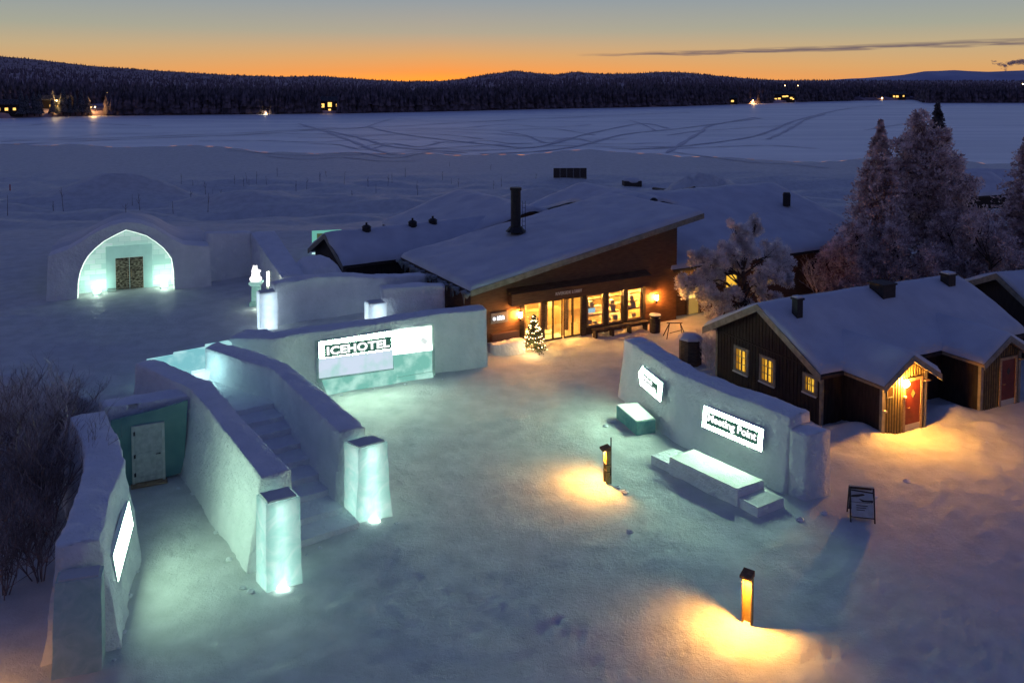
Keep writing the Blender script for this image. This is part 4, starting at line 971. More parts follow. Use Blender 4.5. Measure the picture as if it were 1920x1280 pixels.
# canopy board with the name
c0, c1 = U(951, 540), U(1209, 535)
mb = MB(); mb.box(LF, c0, c1, -.50, -.05, GT+.06, GT+.66); cn = mb.build('canopy', M['clapboard'], root)
mb = MB(); mb.extr([LF.p(c0-.05, -.58, GT+.64), LF.p(c1+.05, -.58, GT+.64), LF.p(c1+.05, -.03, GT+.84), LF.p(c0-.05, -.03, GT+.84)], (0, 0, .05)); mb.build('canopy_roof', M['clapboard'], cn)
s0, s1 = U(1034, 553)-.05, U(1080, 548)+.05
mb = MB(); put_text(mb, 'RIVERSIDE LOBBY', lambda x, y, d: LF.p(s0+x*(s1-s0), -.515-.012*d, GT+.30+.165*y), .012, 1.05)
mb.build('name_lettering', mat('pale_letters', (.62, .55, .48), .5, emis=(.6, .5, .42), estr=.05), cn)
# glazing: posts, frames, panes, shelves
posts = [(974, 981), (1013.5, 1019), (1089.5, 1098), (1132, 1138), (1167.5, 1174), (1203, 1208)]
mb = MB()
for (a, b) in posts: mb.box(LF, U(a, 600), U(b, 600), -.10, .10, 0, GT)
mb.box(LF, g0, g1, -.06, .06, GT-.07, GT+.06); mb.build('glazing_posts', M['darkwood'], root)
wins = [(982, 1012.5), (1100, 1131), (1139, 1166), (1175, 1202)]
for k, (a, b) in enumerate(wins):
    u0, u1 = U(a, 600), U(b, 600); zb = .12 if k == 0 else .45
    mb = MB()
    for (x0, x1, z0, z1) in ((u0, u0+.07, zb, GT-.07), (u1-.07, u1, zb, GT-.07), (u0, u1, zb-.05, zb+.05), (u0, u1, GT-.14, GT-.07)): mb.box(LF, x0, x1, -.05, .03, z0, z1)
    if k == 0:
        for z_ in (.8, 1.45): mb.box(LF, u0, u1, -.04, .02, z_, z_+.05)
    wd = mb.build('window', M['wood'], root)
    box_part('pane', LF, (u0+.07, u1-.07, -.012, .0, zb+.05, GT-.14), M['glass'], wd)
    if k:
        for z_ in (.98, 1.42, 1.86):
            box_part('shelf', LF, (u0+.02, u1-.02, .06, .42, z_, z_+.045), M['wood'], wd)
        box_part('sill_wall', LF, (u0, u1, -.03, .05, 0, zb-.05), M['darkwood'], root)
for (a, b) in ((1020, 1036), (1036.5, 1054), (1057, 1072.5), (1073.5, 1089)):
    u0, u1 = U(a, 605), U(b, 605); mb = MB()
    for (x0, x1, z0, z1) in ((u0, u0+.035, .04, GT-.07), (u1-.035, u1, .04, GT-.07), (u0, u1, .04, .12), (u0, u1, GT-.12, GT-.07)): mb.box(LF, x0, x1, -.05, .03, z0, z1)
    d_ = mb.build('glass_door', M['darkwood'], root); box_part('pane', LF, (u0+.06, u1-.06, -.012, 0, .18, GT-.15), M['glass'], d_)
    mb = MB(); hx = u1-.10 if int(a) in (1020, 1057) else u0+.10
    mb.tube(LF.p(hx, -.10, .85), LF.p(hx, -.10, 1.25), .015, .015, 5); mb.build('handle', M['brass'], d_)
# room behind the glass
mb = MB(); gi0, gi1 = g0-.3, g1+.3
mb.add([LF.p(gi0, .1, .02), LF.p(gi1, .1, .02), LF.p(gi1, 4.6, .02), LF.p(gi0, 4.6, .02)], [(0, 1, 2, 3)]); mb.build('room_floor', M['floor'], root)
mb = MB(); mb.add([LF.p(gi0, 4.6, 0), LF.p(gi1, 4.6, 0), LF.p(gi1, 4.6, 2.9), LF.p(gi0, 4.6, 2.9)], [(0, 1, 2, 3)])
mb.add([LF.p(gi0, .1, 0), LF.p(gi0, 4.6, 0), LF.p(gi0, 4.6, 2.9), LF.p(gi0, .1, 2.9)], [(0, 1, 2, 3)]); mb.add([LF.p(gi1, .1, 0), LF.p(gi1, 4.6, 0), LF.p(gi1, 4.6, 2.9), LF.p(gi1, .1, 2.9)], [(0, 1, 2, 3)])
mb.add([LF.p(gi0, .1, 2.9), LF.p(gi1, .1, 2.9), LF.p(gi1, 4.6, 2.9), LF.p(gi0, 4.6, 2.9)], [(0, 1, 2, 3)]); mb.build('room_walls', M['interior'], root)
mb = MB(); ud = U(1020, 600); ue = U(1089, 600)
mb.box(LF, ud+1.6, ue+.1, 3.0, 3.2, .75, 2.7); mb.box(LF, ud+.1, ud+.75, 3.2, 3.4, .8, 2.6); mb.build('cream_partition', M['plaster'], root)
mb = MB(); mb.box(LF, ud-.4, ue+.3, 2.5, 3.0, .02, .95); mb.build('counter', M['interior'], root)
mb = MB()
for (u_, v_) in ((ud+.85, 1.6), (ud+1.25, 1.9), (ue-.1, 1.3)): mb.tube(LF.p(u_, v_, 0), LF.p(u_+.05, v_, 2.8), .11, .10, 8)
mb.build('timber_columns', M['darkwood'], root)
mb = MB(); u_ = U(1124, 590)-.3; mb.box(LF, u_-.22, u_+.22, .30, .34, 1.07, 1.38); mb.build('screen', M['screen'], root)
mb = MB()
for (px, z_) in ((1112, 1.5), (1108, .5), (1120, .5), (1145, .5), (1157, .5), (1150, 1.5), (1182, 1.05), (1190, 1.05), (1186, 1.5), (1152, 1.06), (1192, .5)):
    u_ = U(px, 590); rr = random.Random(px); mb.box(LF, u_-rr.uniform(.08, .2), u_+rr.uniform(.08, .2), .12, .36, z_, z_+rr.uniform(.12, .30))
mb.build('shop_goods', M['plaster'], root)
for (px, zz, v_) in ((993, 1.98, 1.0), (1112, 2.05, .9), (1152, 2.05, .9), (1187, 2.08, .9), (1040, 2.45, 2.0), (1075, 2.45, 1.7)):
    u_ = U(px, 585)+v_*.18
    mb = MB(); mb.ball(LF.p(u_, v_, zz), .085, 10, 6); bo = mb.build('pendant_bulb', M['bulb'], root)
    mb = MB(); mb.tube(LF.p(u_, v_, zz+.09), LF.p(u_, v_, 2.88), .012, .012, 4); mb.build('cable', M['black'], bo)
# wall lamps
for px, py, lab in ((971, 588, 'orange wall lamp left of the lobby windows'), (1226, 556, 'orange wall lamp right of the lobby windows by the bin')):
    u_, z_ = fp.hit(px, py); u_ += .03; r = thing('wall_lamp', lab, 'lamp', LF.p(u_, -.06, z_-.35), 'orange lamps on the entrance building')
    mb = MB(); mb.tube(LF.p(u_, -.22, z_-.14), LF.p(u_, -.22, z_+.14), .075, .075, 10); mb.build('lamp_glass', M['wallamp'], r)
    mb = MB(); mb.lathe(LF.p(u_, -.22, z_+.15), [(.10, 0), (.11, .04), (.03, .09)], 10); mb.build('cap', M['black'], r)
    mb = MB(); mb.lathe(LF.p(u_, -.22, z_-.34), [(.05, 0), (.07, .18)], 10); mb.tube(LF.p(u_, -.22, z_-.25), LF.p(u_, -.03, z_-.25), .025, .025, 6); mb.build('bracket', M['black'], r)
# little lit sign on the left part of the front
u0, z0 = fp.hit(921, 611); u1, z1 = fp.hit(950, 593); r = thing('wall_sign', 'small lit white sign on the brown wall left of the Christmas tree', 'sign', LF.p(u0, -.1, z0))
mb = MB(); mb.box(LF, u0-.05, u1+.05, -.09, -.045, 1.45, 2.0); bd = mb.build('board', mat('grey_board', (.22, .22, .24), .5), r)
mb = MB(); q = LF.p(u0+.12, -.10, 1.70); mb.ball(q, .085, 10, 6, (1, .4, 1)); scribble(mb, lambda x, y, d: LF.p(u0+.30+x*.42, -.10-.012*d, 1.62+.20*y), 5, 12); mb.build('lettering', M['signwhite'], r)
u0, u1 = U(918, 640), U(968, 630)
o = box_part('bench_board', LF, (u0, u1, -.35, -.08, .55, .95), mat('maroon_board', (.10, .045, .04), .6), None); tag(o, 'low maroon boarding against the wall left of the Christmas tree', 'boarding')
# bench along the windows
b0, b1 = U(1098, 636), U(1199, 614); r = thing('plank_bench', 'long low plank bench under the lit shop windows', 'bench', LF.p((b0+b1)/2, -.7, 0))
box_part('seat', LF, (b0, b1, -.90, -.52, .42, .48), M['bark'], r)
for t_ in (.04, .34, .66, .96): box_part('leg', LF, (b0+(b1-b0)*t_-.06, b0+(b1-b0)*t_+.06, -.86, -.56, -.05, .42), M['darkwood'], r)
# litter bin
p = P(1228, 622); r = thing('litter_bin', 'dark round litter bin with a snowy lid beside the right wall lamp', 'bin', p)
mb = MB(); mb.lathe(p, [(.28, -.05), (.30, .05), (.30, .78)], 14); mb.build('body', M['darkwood'], r)
mb = MB(); mb.lathe(p+Vector((0, 0, .78)), [(.24, 0), (.24, .12), (.34, .12), (.34, .17)], 14); ld = mb.build('lid', M['black'], r)
mb = MB(); mb.lathe(p+Vector((0, 0, .95)), [(.33, 0), (.31, .05), (.15, .08)], 14); mb.build('snow_cap', M['snow'], ld)
# kick-sled rack / trestle
r = thing('trestle', 'thin folding wooden trestle on the lit snow right of the bin', 'trestle', P(1265, 632)); mb = MB()
c = P(1265, 632); f2 = Frame((c.x, c.y, 0), 8)
for u_ in (-.55, .55):
    for s_v in (-.32, .32): mb = MB(); mb.tube(f2.p(u_, s_v, 0), f2.p(u_*.55, 0, .78), .026, .026, 5); mb.build('leg', M['darkwood'], r)
mb = MB(); mb.tube(f2.p(-.45, 0, .80), f2.p(.42, 0, .76), .03, .03, 6); mb.build('top_rail', M['darkwood'], r); mb = MB(); mb.tube(f2.p(-.35, -.2, .3), f2.p(.4, .1, .34), .02, .02, 5); mb.build('brace', M['darkwood'], r)
# octagonal bin house
p = P(1294, 682); r = thing('wooden_post_box', 'squat dark eight sided wooden container capped with snow behind the curved wall', 'container', p)
mb = MB(); mb.lathe(p, [(.56, -.1), (.56, 1.28)], 8, R(22)); mb.build('body', M['darkwood'], r)
mb = MB(); mb.lathe(p+Vector((0, 0, 1.28)), [(.62, 0), (.60, .10), (.45, .20), (.2, .25)], 8, R(22)); mb.build('snow_cap', M['roofsnow'], r)

# christmas tree
def spruce(label, base, h, rad, m, n_br, seed, blades=26, group=None, trunk_r=.12, name='spruce_tree', ragged=.25, low=.06, bl=.22, bw=.05, power=.85, droop=.35):
    r_ = np.random.default_rng(seed); r = thing(name, label, 'tree', base, group); bx, by, bz = base
    mb = MB(); lean = r_.uniform(-.02, .02, 2)*h
    mb.tube((bx, by, bz-.2), (bx+lean[0]*.5, by+lean[1]*.5, bz+h*.5), trunk_r, trunk_r*.6, 8); mb.tube((bx+lean[0]*.5, by+lean[1]*.5, bz+h*.5), (bx+lean[0], by+lean[1], bz+h*.97), trunk_r*.6, .01, 6); mb.build('trunk', M['bark'], r)
    t = np.sort(r_.uniform(low, 1, n_br)**.9); Ln = rad*(1-t)**power*(1+r_.uniform(-ragged, ragged, n_br))+.012*rad
    az_ = r_.uniform(0, 6.283, n_br); Ln = Ln*(1+.22*np.sin(az_*2+seed)+.14*np.sin(az_*3+seed*2))
    nb = blades; s = r_.uniform(.12, 1.0, (n_br, nb))
    rise = r_.uniform(.0, .25, n_br)
    px_ = bx+lean[0]*t[:, None]+np.cos(az_)[:, None]*Ln[:, None]*s; py_ = by+lean[1]*t[:, None]+np.sin(az_)[:, None]*Ln[:, None]*s
    pz_ = bz+(t*h)[:, None]+rise[:, None]*Ln[:, None]*s*.5-droop*Ln[:, None]*s**1.7
    side = r_.normal(size=(n_br, nb, 3)); wdt = (.10*Ln[:, None]*s+.025)
    C = np.stack([px_, py_, pz_], -1)+side*wdt[..., None]*np.array([1, 1, .55])
    out = np.stack([np.cos(az_), np.sin(az_), np.zeros(n_br)], -1)[:, None, :]*.9+r_.normal(size=(n_br, nb, 3))*.75
    out[..., 2] += .25; out /= np.linalg.norm(out, axis=2)[..., None]
    wv = np.cross(out, r_.normal(size=out.shape)); wv /= np.linalg.norm(wv, axis=2)[..., None]
    L_ = bl*r_.uniform(.6, 1.3, (n_br, nb))[..., None]*np.clip(.45+Ln/rad*2.2, 0, 1)[:, None, None]; W_ = bw*r_.uniform(.7, 1.4, (n_br, nb))[..., None]
    V = np.stack([C-wv*W_*.5, C+out*L_*.45-wv*W_*1.2, C+out*L_, C+out*L_*.45+wv*W_*1.2], 2).reshape(-1, 3)
    Fq = np.arange(len(V)).reshape(-1, 4); arrays('crown', V, Fq, m, r); return r
def blob_tree(label, base, clumps, m, seed, limbs=True, group=None, bl=.20, bw=.05, dens=420, trunk_h=2.0, trunk_r=.12, name='pine_tree', bark=None):
    """frosted pine / birch: clumps = (dx, dy, z, rx, ry, rz)"""
    r_ = np.random.default_rng(seed); r = thing(name, label, 'tree', base, group); b = Vector(base)
    mb = MB(); top = b+Vector((0, 0, trunk_h)); mb.tube(b-Vector((0, 0, .2)), top, trunk_r, trunk_r*.7, 8)
    for (dx, dy, z, rx, ry, rz) in clumps:
        e = b+Vector((dx, dy, z)); mid = top*.5+e*.5+Vector((0, 0, -.15)); s0 = b+Vector((0, 0, min(trunk_h, z*.7)))
        mb.tube(s0, mid, trunk_r*.45, trunk_r*.3, 6); mb.tube(mid, e, trunk_r*.3, .02, 5)
        for k in range(7):
            d = Vector(r_.normal(size=3)).normalized(); mb.tube(e*.4+mid*.6, e+Vector((d.x*rx, d.y*ry, d.z*rz))*.8, .025, .008, 4)
    mb.build('trunk', bark or M['bark'], r); Vs = []
    for (dx, dy, z, rx, ry, rz) in clumps:
        nsub = max(6, int(22*(rx*ry*rz)**.5)); n = int(dens*(rx*ry+rx*rz+ry*rz)/3)+150
        d = r_.normal(size=(nsub, 3)); d /= np.linalg.norm(d, axis=1)[:, None]; sub = d*r_.uniform(.35, 1.0, (nsub, 1))*np.array([rx, ry, rz])
        pick = r_.integers(0, nsub, n); off = r_.normal(size=(n, 3)); off /= np.linalg.norm(off, axis=1)[:, None]
        rs = .30*(rx*ry*rz)**(1/3)+.08; C = sub[pick]+off*r_.uniform(.1, 1, (n, 1))*rs+np.array([b.x+dx, b.y+dy, b.z+z])
        out = off+np.array([0, 0, .45])+r_.normal(size=(n, 3))*.35; out /= np.linalg.norm(out, axis=1)[:, None]
        wv = np.cross(out, r_.normal(size=out.shape)); wv /= np.linalg.norm(wv, axis=1)[:, None]
        L_ = bl*r_.uniform(.6, 1.4, (n, 1)); W_ = bw*r_.uniform(.7, 1.4, (n, 1))
        Vs.append(np.stack([C-wv*W_*.5, C+out*L_*.45-wv*W_*1.2, C+out*L_, C+out*L_*.45+wv*W_*1.2], 1).reshape(-1, 3))
    V = np.concatenate(Vs); arrays('crown', V, np.arange(len(V)).reshape(-1, 4), m, r); return r
tb = P(1001, 657); tb.z = gz(tb.x, tb.y)
ct = spruce('small Christmas tree wound with warm fairy lights beside the lobby doors', tb, 1.85, .68, mat('fir_green', (.03, .05, .02), .8, (.09, .11, .05), 4), 150, 5, 26, trunk_r=.04, name='christmas_tree', bl=.11, bw=.022, low=.04, droop=.25)
ls = bpy.data.objects.new('light_string', None); col.objects.link(ls); ls.parent = ct; ORG[ls.name] = ORG[ct.name]
bpy.data.objects.remove(ls)
mb = MB(); pts = []
for k in range(160):
    t = k/159; a = t*6.283*6.5; rr_ = .68*(1-t)**.85*.92+.03; pts.append(tb+Vector((math.cos(a)*rr_, math.sin(a)*rr_, .10+1.68*t)))
for a, b in zip(pts, pts[1:]): mb.tube(a, b, .006, .006, 3, False)
ls = mb.build('light_string', M['black'], ct)
mb = MB(); mb.ball((0, 0, 0), .017, 6, 4); fb = None; rr = random.Random(3)
cand = sorted([p for p in pts if True], key=lambda p: p.y)[:110]; rr.shuffle(cand)
for p in cand[:88]:
    q = p+Vector((rr.uniform(-.05, .05), rr.uniform(-.05, .02), rr.uniform(-.06, .06)))-ORG[ct.name]
    if fb is None: fb = mb.build('bulb', M['fairy'], ls); fb.location = q; continue
    c = fb.copy(); col.objects.link(c); c.parent = ls; c.location = q
for v in fb.data.vertices: v.co += ORG[ct.name]
light('fairy_glow', 'POINT', tb+Vector((-.1, -.75, .55)), 40, (1, .62, .25), .25, ct)
o = thing('snow_bank', 'low snow bank in front of the maroon boarding by the lobby wall', 'snow bank', P(944, 655)); mb = MB()
u0, u1 = U(914, 655), U(968, 645)
V, Fq = wall_arrays([LF.p(u0-.2, -.95, 0), LF.p(u1, -.95, 0)], [LF.p(u0-.2, -.35, 0), LF.p(u1, -.35, 0)], .62, batter=.12, amp=.05, seed=77, step=.1); arrays('wall', V, Fq, M['wallsnow'], o, smooth=True)

# ------------------------------------------------------------------ long back building behind the pine, with the lit side door
BF = Frame((-2.1, 42.9, 0), 29.0)
def gable(name, label, fr, u0, u1, v0, v1, zw, zr, over=.5, wallm=None, snow=.30, seed=0, loc=None, z0=0.0, trim=True, overg=None):
    """gable roof, ridge along u between u0 and u1"""
    og = over if overg is None else overg
    r = thing(name, label, 'building', fr.p((u0+u1)/2, (v0+v1)/2, z0)); vm = (v0+v1)/2; mb = MB()
    for (a, b) in (((u0, v0), (u1, v0)), ((u1, v1), (u0, v1))):
        mb.add([fr.p(a[0], a[1], z0-.2), fr.p(b[0], b[1], z0-.2), fr.p(b[0], b[1], zw), fr.p(a[0], a[1], zw)], [(0, 1, 2, 3)])
    for u_ in (u0, u1): mb.add([fr.p(u_, v0, z0-.2), fr.p(u_, v1, z0-.2), fr.p(u_, v1, zw), fr.p(u_, vm, zr), fr.p(u_, v0, zw)], [(0, 1, 2, 3, 4)])
    mb.build('wall', wallm or M['tar'], r); sl = (zr-zw)/(vm-v0)
    ui0, ui1 = (u0-og, u1+og) if trim else (u0-og+.2, u1+og-.2)
    Q = [[fr.p(ui0, v0-over, zw-over*sl), fr.p(ui1, v0-over, zw-over*sl), fr.p(ui1, vm, zr), fr.p(ui0, vm, zr)],
         [fr.p(ui1, v1+over, zw-over*sl), fr.p(ui0, v1+over, zw-over*sl), fr.p(ui0, vm, zr), fr.p(ui1, vm, zr)]]
    mb = MB()
    for q in Q: mb.extr([p+Vector((0, 0, .02)) for p in q], (0, 0, .12))
    rf = mb.build('roof', M['darkwood'], r)
    # snow as one continuous sheet over the ridge
    nu, nv = max(8, int((u1-u0)/.45)), 34; vs = np.linspace(v0-over, v1+over, nv); us_ = np.linspace(u0-og, u1+og, nu)
    vs = np.concatenate([[vs[0], vs[0]+.03, vs[0]+.12], vs[1:-1], [vs[-1]-.12, vs[-1]-.03, vs[-1]]]); us_ = np.concatenate([[us_[0], us_[0]+.03, us_[0]+.12], us_[1:-1], [us_[-1]-.12, us_[-1]-.03, us_[-1]]])
    Ug, Vg = np.meshgrid(us_, vs, indexing='ij'); e = np.minimum(np.minimum(Ug-us_[0], us_[-1]-Ug), np.minimum(Vg-vs[0], vs[-1]-Vg)); k = np.sqrt(np.clip(1-(1-np.clip(e/.28, 0, 1))**2, 0, 1))
    dvm = np.abs(Vg-vm); dvs = np.sqrt(dvm**2+.16)-.16; Zg = zr-dvs*sl+.15+k*(snow+fbm(Ug*.5+seed, Vg*.5, seed, 3)*.13+fbm(Ug*1.9+seed, Vg*1.9, seed, 2)*.03)
    wb = (1-k)*perlin(Ug*.9+seed, Vg*.9, 1.5)*.16; Vg = Vg+wb*np.sign(Vg-vm); Ug = Ug+wb*np.sign(Ug-(us_[0]+us_[-1])/2)
    O = np.array(fr.o); W = O+Ug[..., None]*np.array(fr.d)+Vg[..., None]*np.array(fr.n)+Zg[..., None]*np.array([0, 0, 1.0])
    n0, n1 = W.shape[:2]; i = np.arange(n0-1)[:, None]*n1+np.arange(n1-1)[None, :]
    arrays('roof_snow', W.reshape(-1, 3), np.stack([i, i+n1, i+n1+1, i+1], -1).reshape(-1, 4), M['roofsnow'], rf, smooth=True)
    if trim:
        for u_, s in ((u0-og, -1), (u1+og, 1)):
            for q in ((v0-over, zw-over*sl), (v1+over, zw-over*sl)):
                a, b = fr.p(u_, q[0], q[1]), fr.p(u_, vm, zr); mb = MB(); mb.extr([a+Vector((0, 0, -.08)), b+Vector((0, 0, -.08)), b+Vector((0, 0, .24)), a+Vector((0, 0, .24))], fr.d*.045*s); mb.build('bargeboard', M['trim'], rf)
    return r, rf
r, rf = gable('long_building', 'long low building with a broad snow roof behind the frosted pine', BF, 13.5, 31, .45, 19.5, 2.95, 5.6, .55, M['clapboard'], seed=4, trim=False)
bpln = BF.plane(.45); u0, z0 = bpln.hit(1286, 600); u1, _ = bpln.hit(1310, 600)
u0 = max(u0, 13.75)
mb = MB()
for (x0, x1, za, zb) in ((u0, u0+.12, 0, 2.12), (u1-.12, u1, 0, 2.12), (u0, u1, 2.0, 2.12)): mb.box(BF, x0, x1, .34, .45, za, zb)
df = mb.build('side_door', M['wood'], r)
box_part('door_leaf', BF, (u0+.12, u1-.12, .39, .44, .02, .95), mat('yellow_door', (.45, .33, .14), .5, emis=(.9, .55, .12), estr=.25), df); box_part('lit_glass', BF, (u0+.14, u1-.14, .40, .43, .97, 1.98), mat_emit('door_light', (1, .68, .18), 1.15), df)  # door leaf emits faintly by itself to look lamplit
light('side_door_lamp', 'POINT', BF.p((u0+u1)/2, -.3, 2.1), 22, (1, .62, .2), .08, r)
for (px, py) in ((1370, 542), (1441, 540)):
    u_, z_ = bpln.hit(px, py); mb = MB()
    for (x0, x1, za, zb) in ((u_-.5, u_-.42, 1.0, 2.1), (u_+.42, u_+.5, 1.0, 2.1), (u_-.5, u_+.5, 2.02, 2.1), (u_-.5, u_+.5, 1.0, 1.08)): mb.box(BF, x0, x1, .38, .46, za, zb)
    wd = mb.build('window', M['trim'], r); box_part('pane', BF, (u_-.42, u_+.42, .41, .44, 1.08, 2.02), M['pane'], wd)
u_, z_ = bpln.hit(1521, 522); mb = MB()
for (x0, x1, za, zb) in ((u_-.5, u_-.42, 1.2, 2.2), (u_+.42, u_+.5, 1.2, 2.2), (u_-.5, u_+.5, 2.12, 2.2), (u_-.5, u_+.5, 1.2, 1.28)): mb.box(BF, x0, x1, .38, .46, za, zb)
wd = mb.build('window', M['trim'], r); box_part('pane', BF, (u_-.42, u_+.42, .41, .44, 1.28, 2.12), mat('dark_pane', (.02, .02, .025), .15), wd)
vv = PY(1475, 370, 61.5); mb = MB(); mb.lathe((vv.x, vv.y, vv.z-.6), [(.36, 0), (.36, .75), (.40, .75), (.30, .95)], 4, R(30)); mb.build('chimney', M['black'], rf)
# roofs behind the lobby
n_a = math.degrees(math.atan2(7.3, -3.9))
GF = Frame((-1.85, 65.5, 0), 29.0-90)        # u runs towards the viewer
gable('back_building', 'snow covered gable roof behind the lobby chimney, left of the taller one', GF, -4.4, 6.5, -6.5, 6.3, 2.7, 4.75, .4, M['clapboard'], seed=7, trim=False, z0=0)
GF2 = Frame((6.0, 67.0, 0), 29.0-90)
gable('back_building', 'tall snow covered gable roof rising right behind the lobby roof', GF2, 0, 9.2, -8.0, 7.0, 3.2, 5.6, .4, M['clapboard'], seed=9, trim=False, z0=0)
# low dark building at the left
DF = Frame((-10.1, 51.5, 0), 33.0)
r, rf = gable('low_building', 'low dark wooden building with a steep snowy roof, behind the back snow wall', DF, 0, 14, 0, 5.4, 2.75, 4.05, .35, M['tar'], seed=12, z0=1.2)
for (px, u_) in ((681, 2.35), (768, 5.65), (806, 7.17)):
    p = DF.p(u_, 2.35, 4.36); mb = MB(); mb.lathe((p.x, p.y, p.z-.35), [(.28, 0), (.28, .5), (.33, .5), (.20, .62), (.07, .66), (.07, .80)], 8); mb.build('roof_vent', M['black'], rf)
# lit ice doorway beyond its gable
tq = PY(590, 470, 60.0); r = thing('ice_doorway', 'turquoise lit doorway behind the peak of the low dark building', 'doorway', (tq.x, tq.y, 1.5)); tp_ = Plane(tq, (tq.x+1, tq.y+.25))
def tpx(px, py): return tp_.hit(px, py)
a0, z0 = tpx(585, 463); a1, z1 = tpx(594, 437); a2, zt2 = tpx(640, 431)
mb = MB(); mb.pbox(tp_, a0, a1, z0, z1, 0, .2); mb.pbox(tp_, a0, a2, z1, z1+.18, 0, .2); mb.build('ice_frame', M['teal_lit'], r)
mb = MB(); mb.pbox(tp_, a1, a2, z0, z1, .05, .12); mb.build('inner_wall', mat_emit('dim_green_light', (.10, .14, .07), .55), r)
a0, z0 = tpx(585, 481); a1, z1 = tpx(595, 473); mb = MB(); mb.pbox(tp_, a0, a1, z0, z1, 0, .2); mb.build('lamp', mat_emit('doorway_lamp', (.5, .8, .8), 1.0), r)
# dark shrubs before that building
for k, (px, py, y, s, lab) in enumerate(((592, 512, 49.5, 1.3, 'dark rounded snow heap left of the low dark building gable'),)):
    p = PY(px, py, y); mb = MB(); mb.ball((p.x, p.y, 2.3), 1.25, 20, 12, (1.3, 1.1, 1.1)); 
    V = np.array(mb.v); d = fbm(V[:, 0]*1.2, V[:, 1]*1.2, V[:, 2]*1.2, 3)*.3; V = V+np.array([[0, 0, 1]])*d[:, None]; mb.v = [tuple(v) for v in V]
    o = mb.build('snow_heap', M['wallsnow'], None, (p.x, p.y, 1.7), smooth=True); tag(o, lab, 'snow heap')

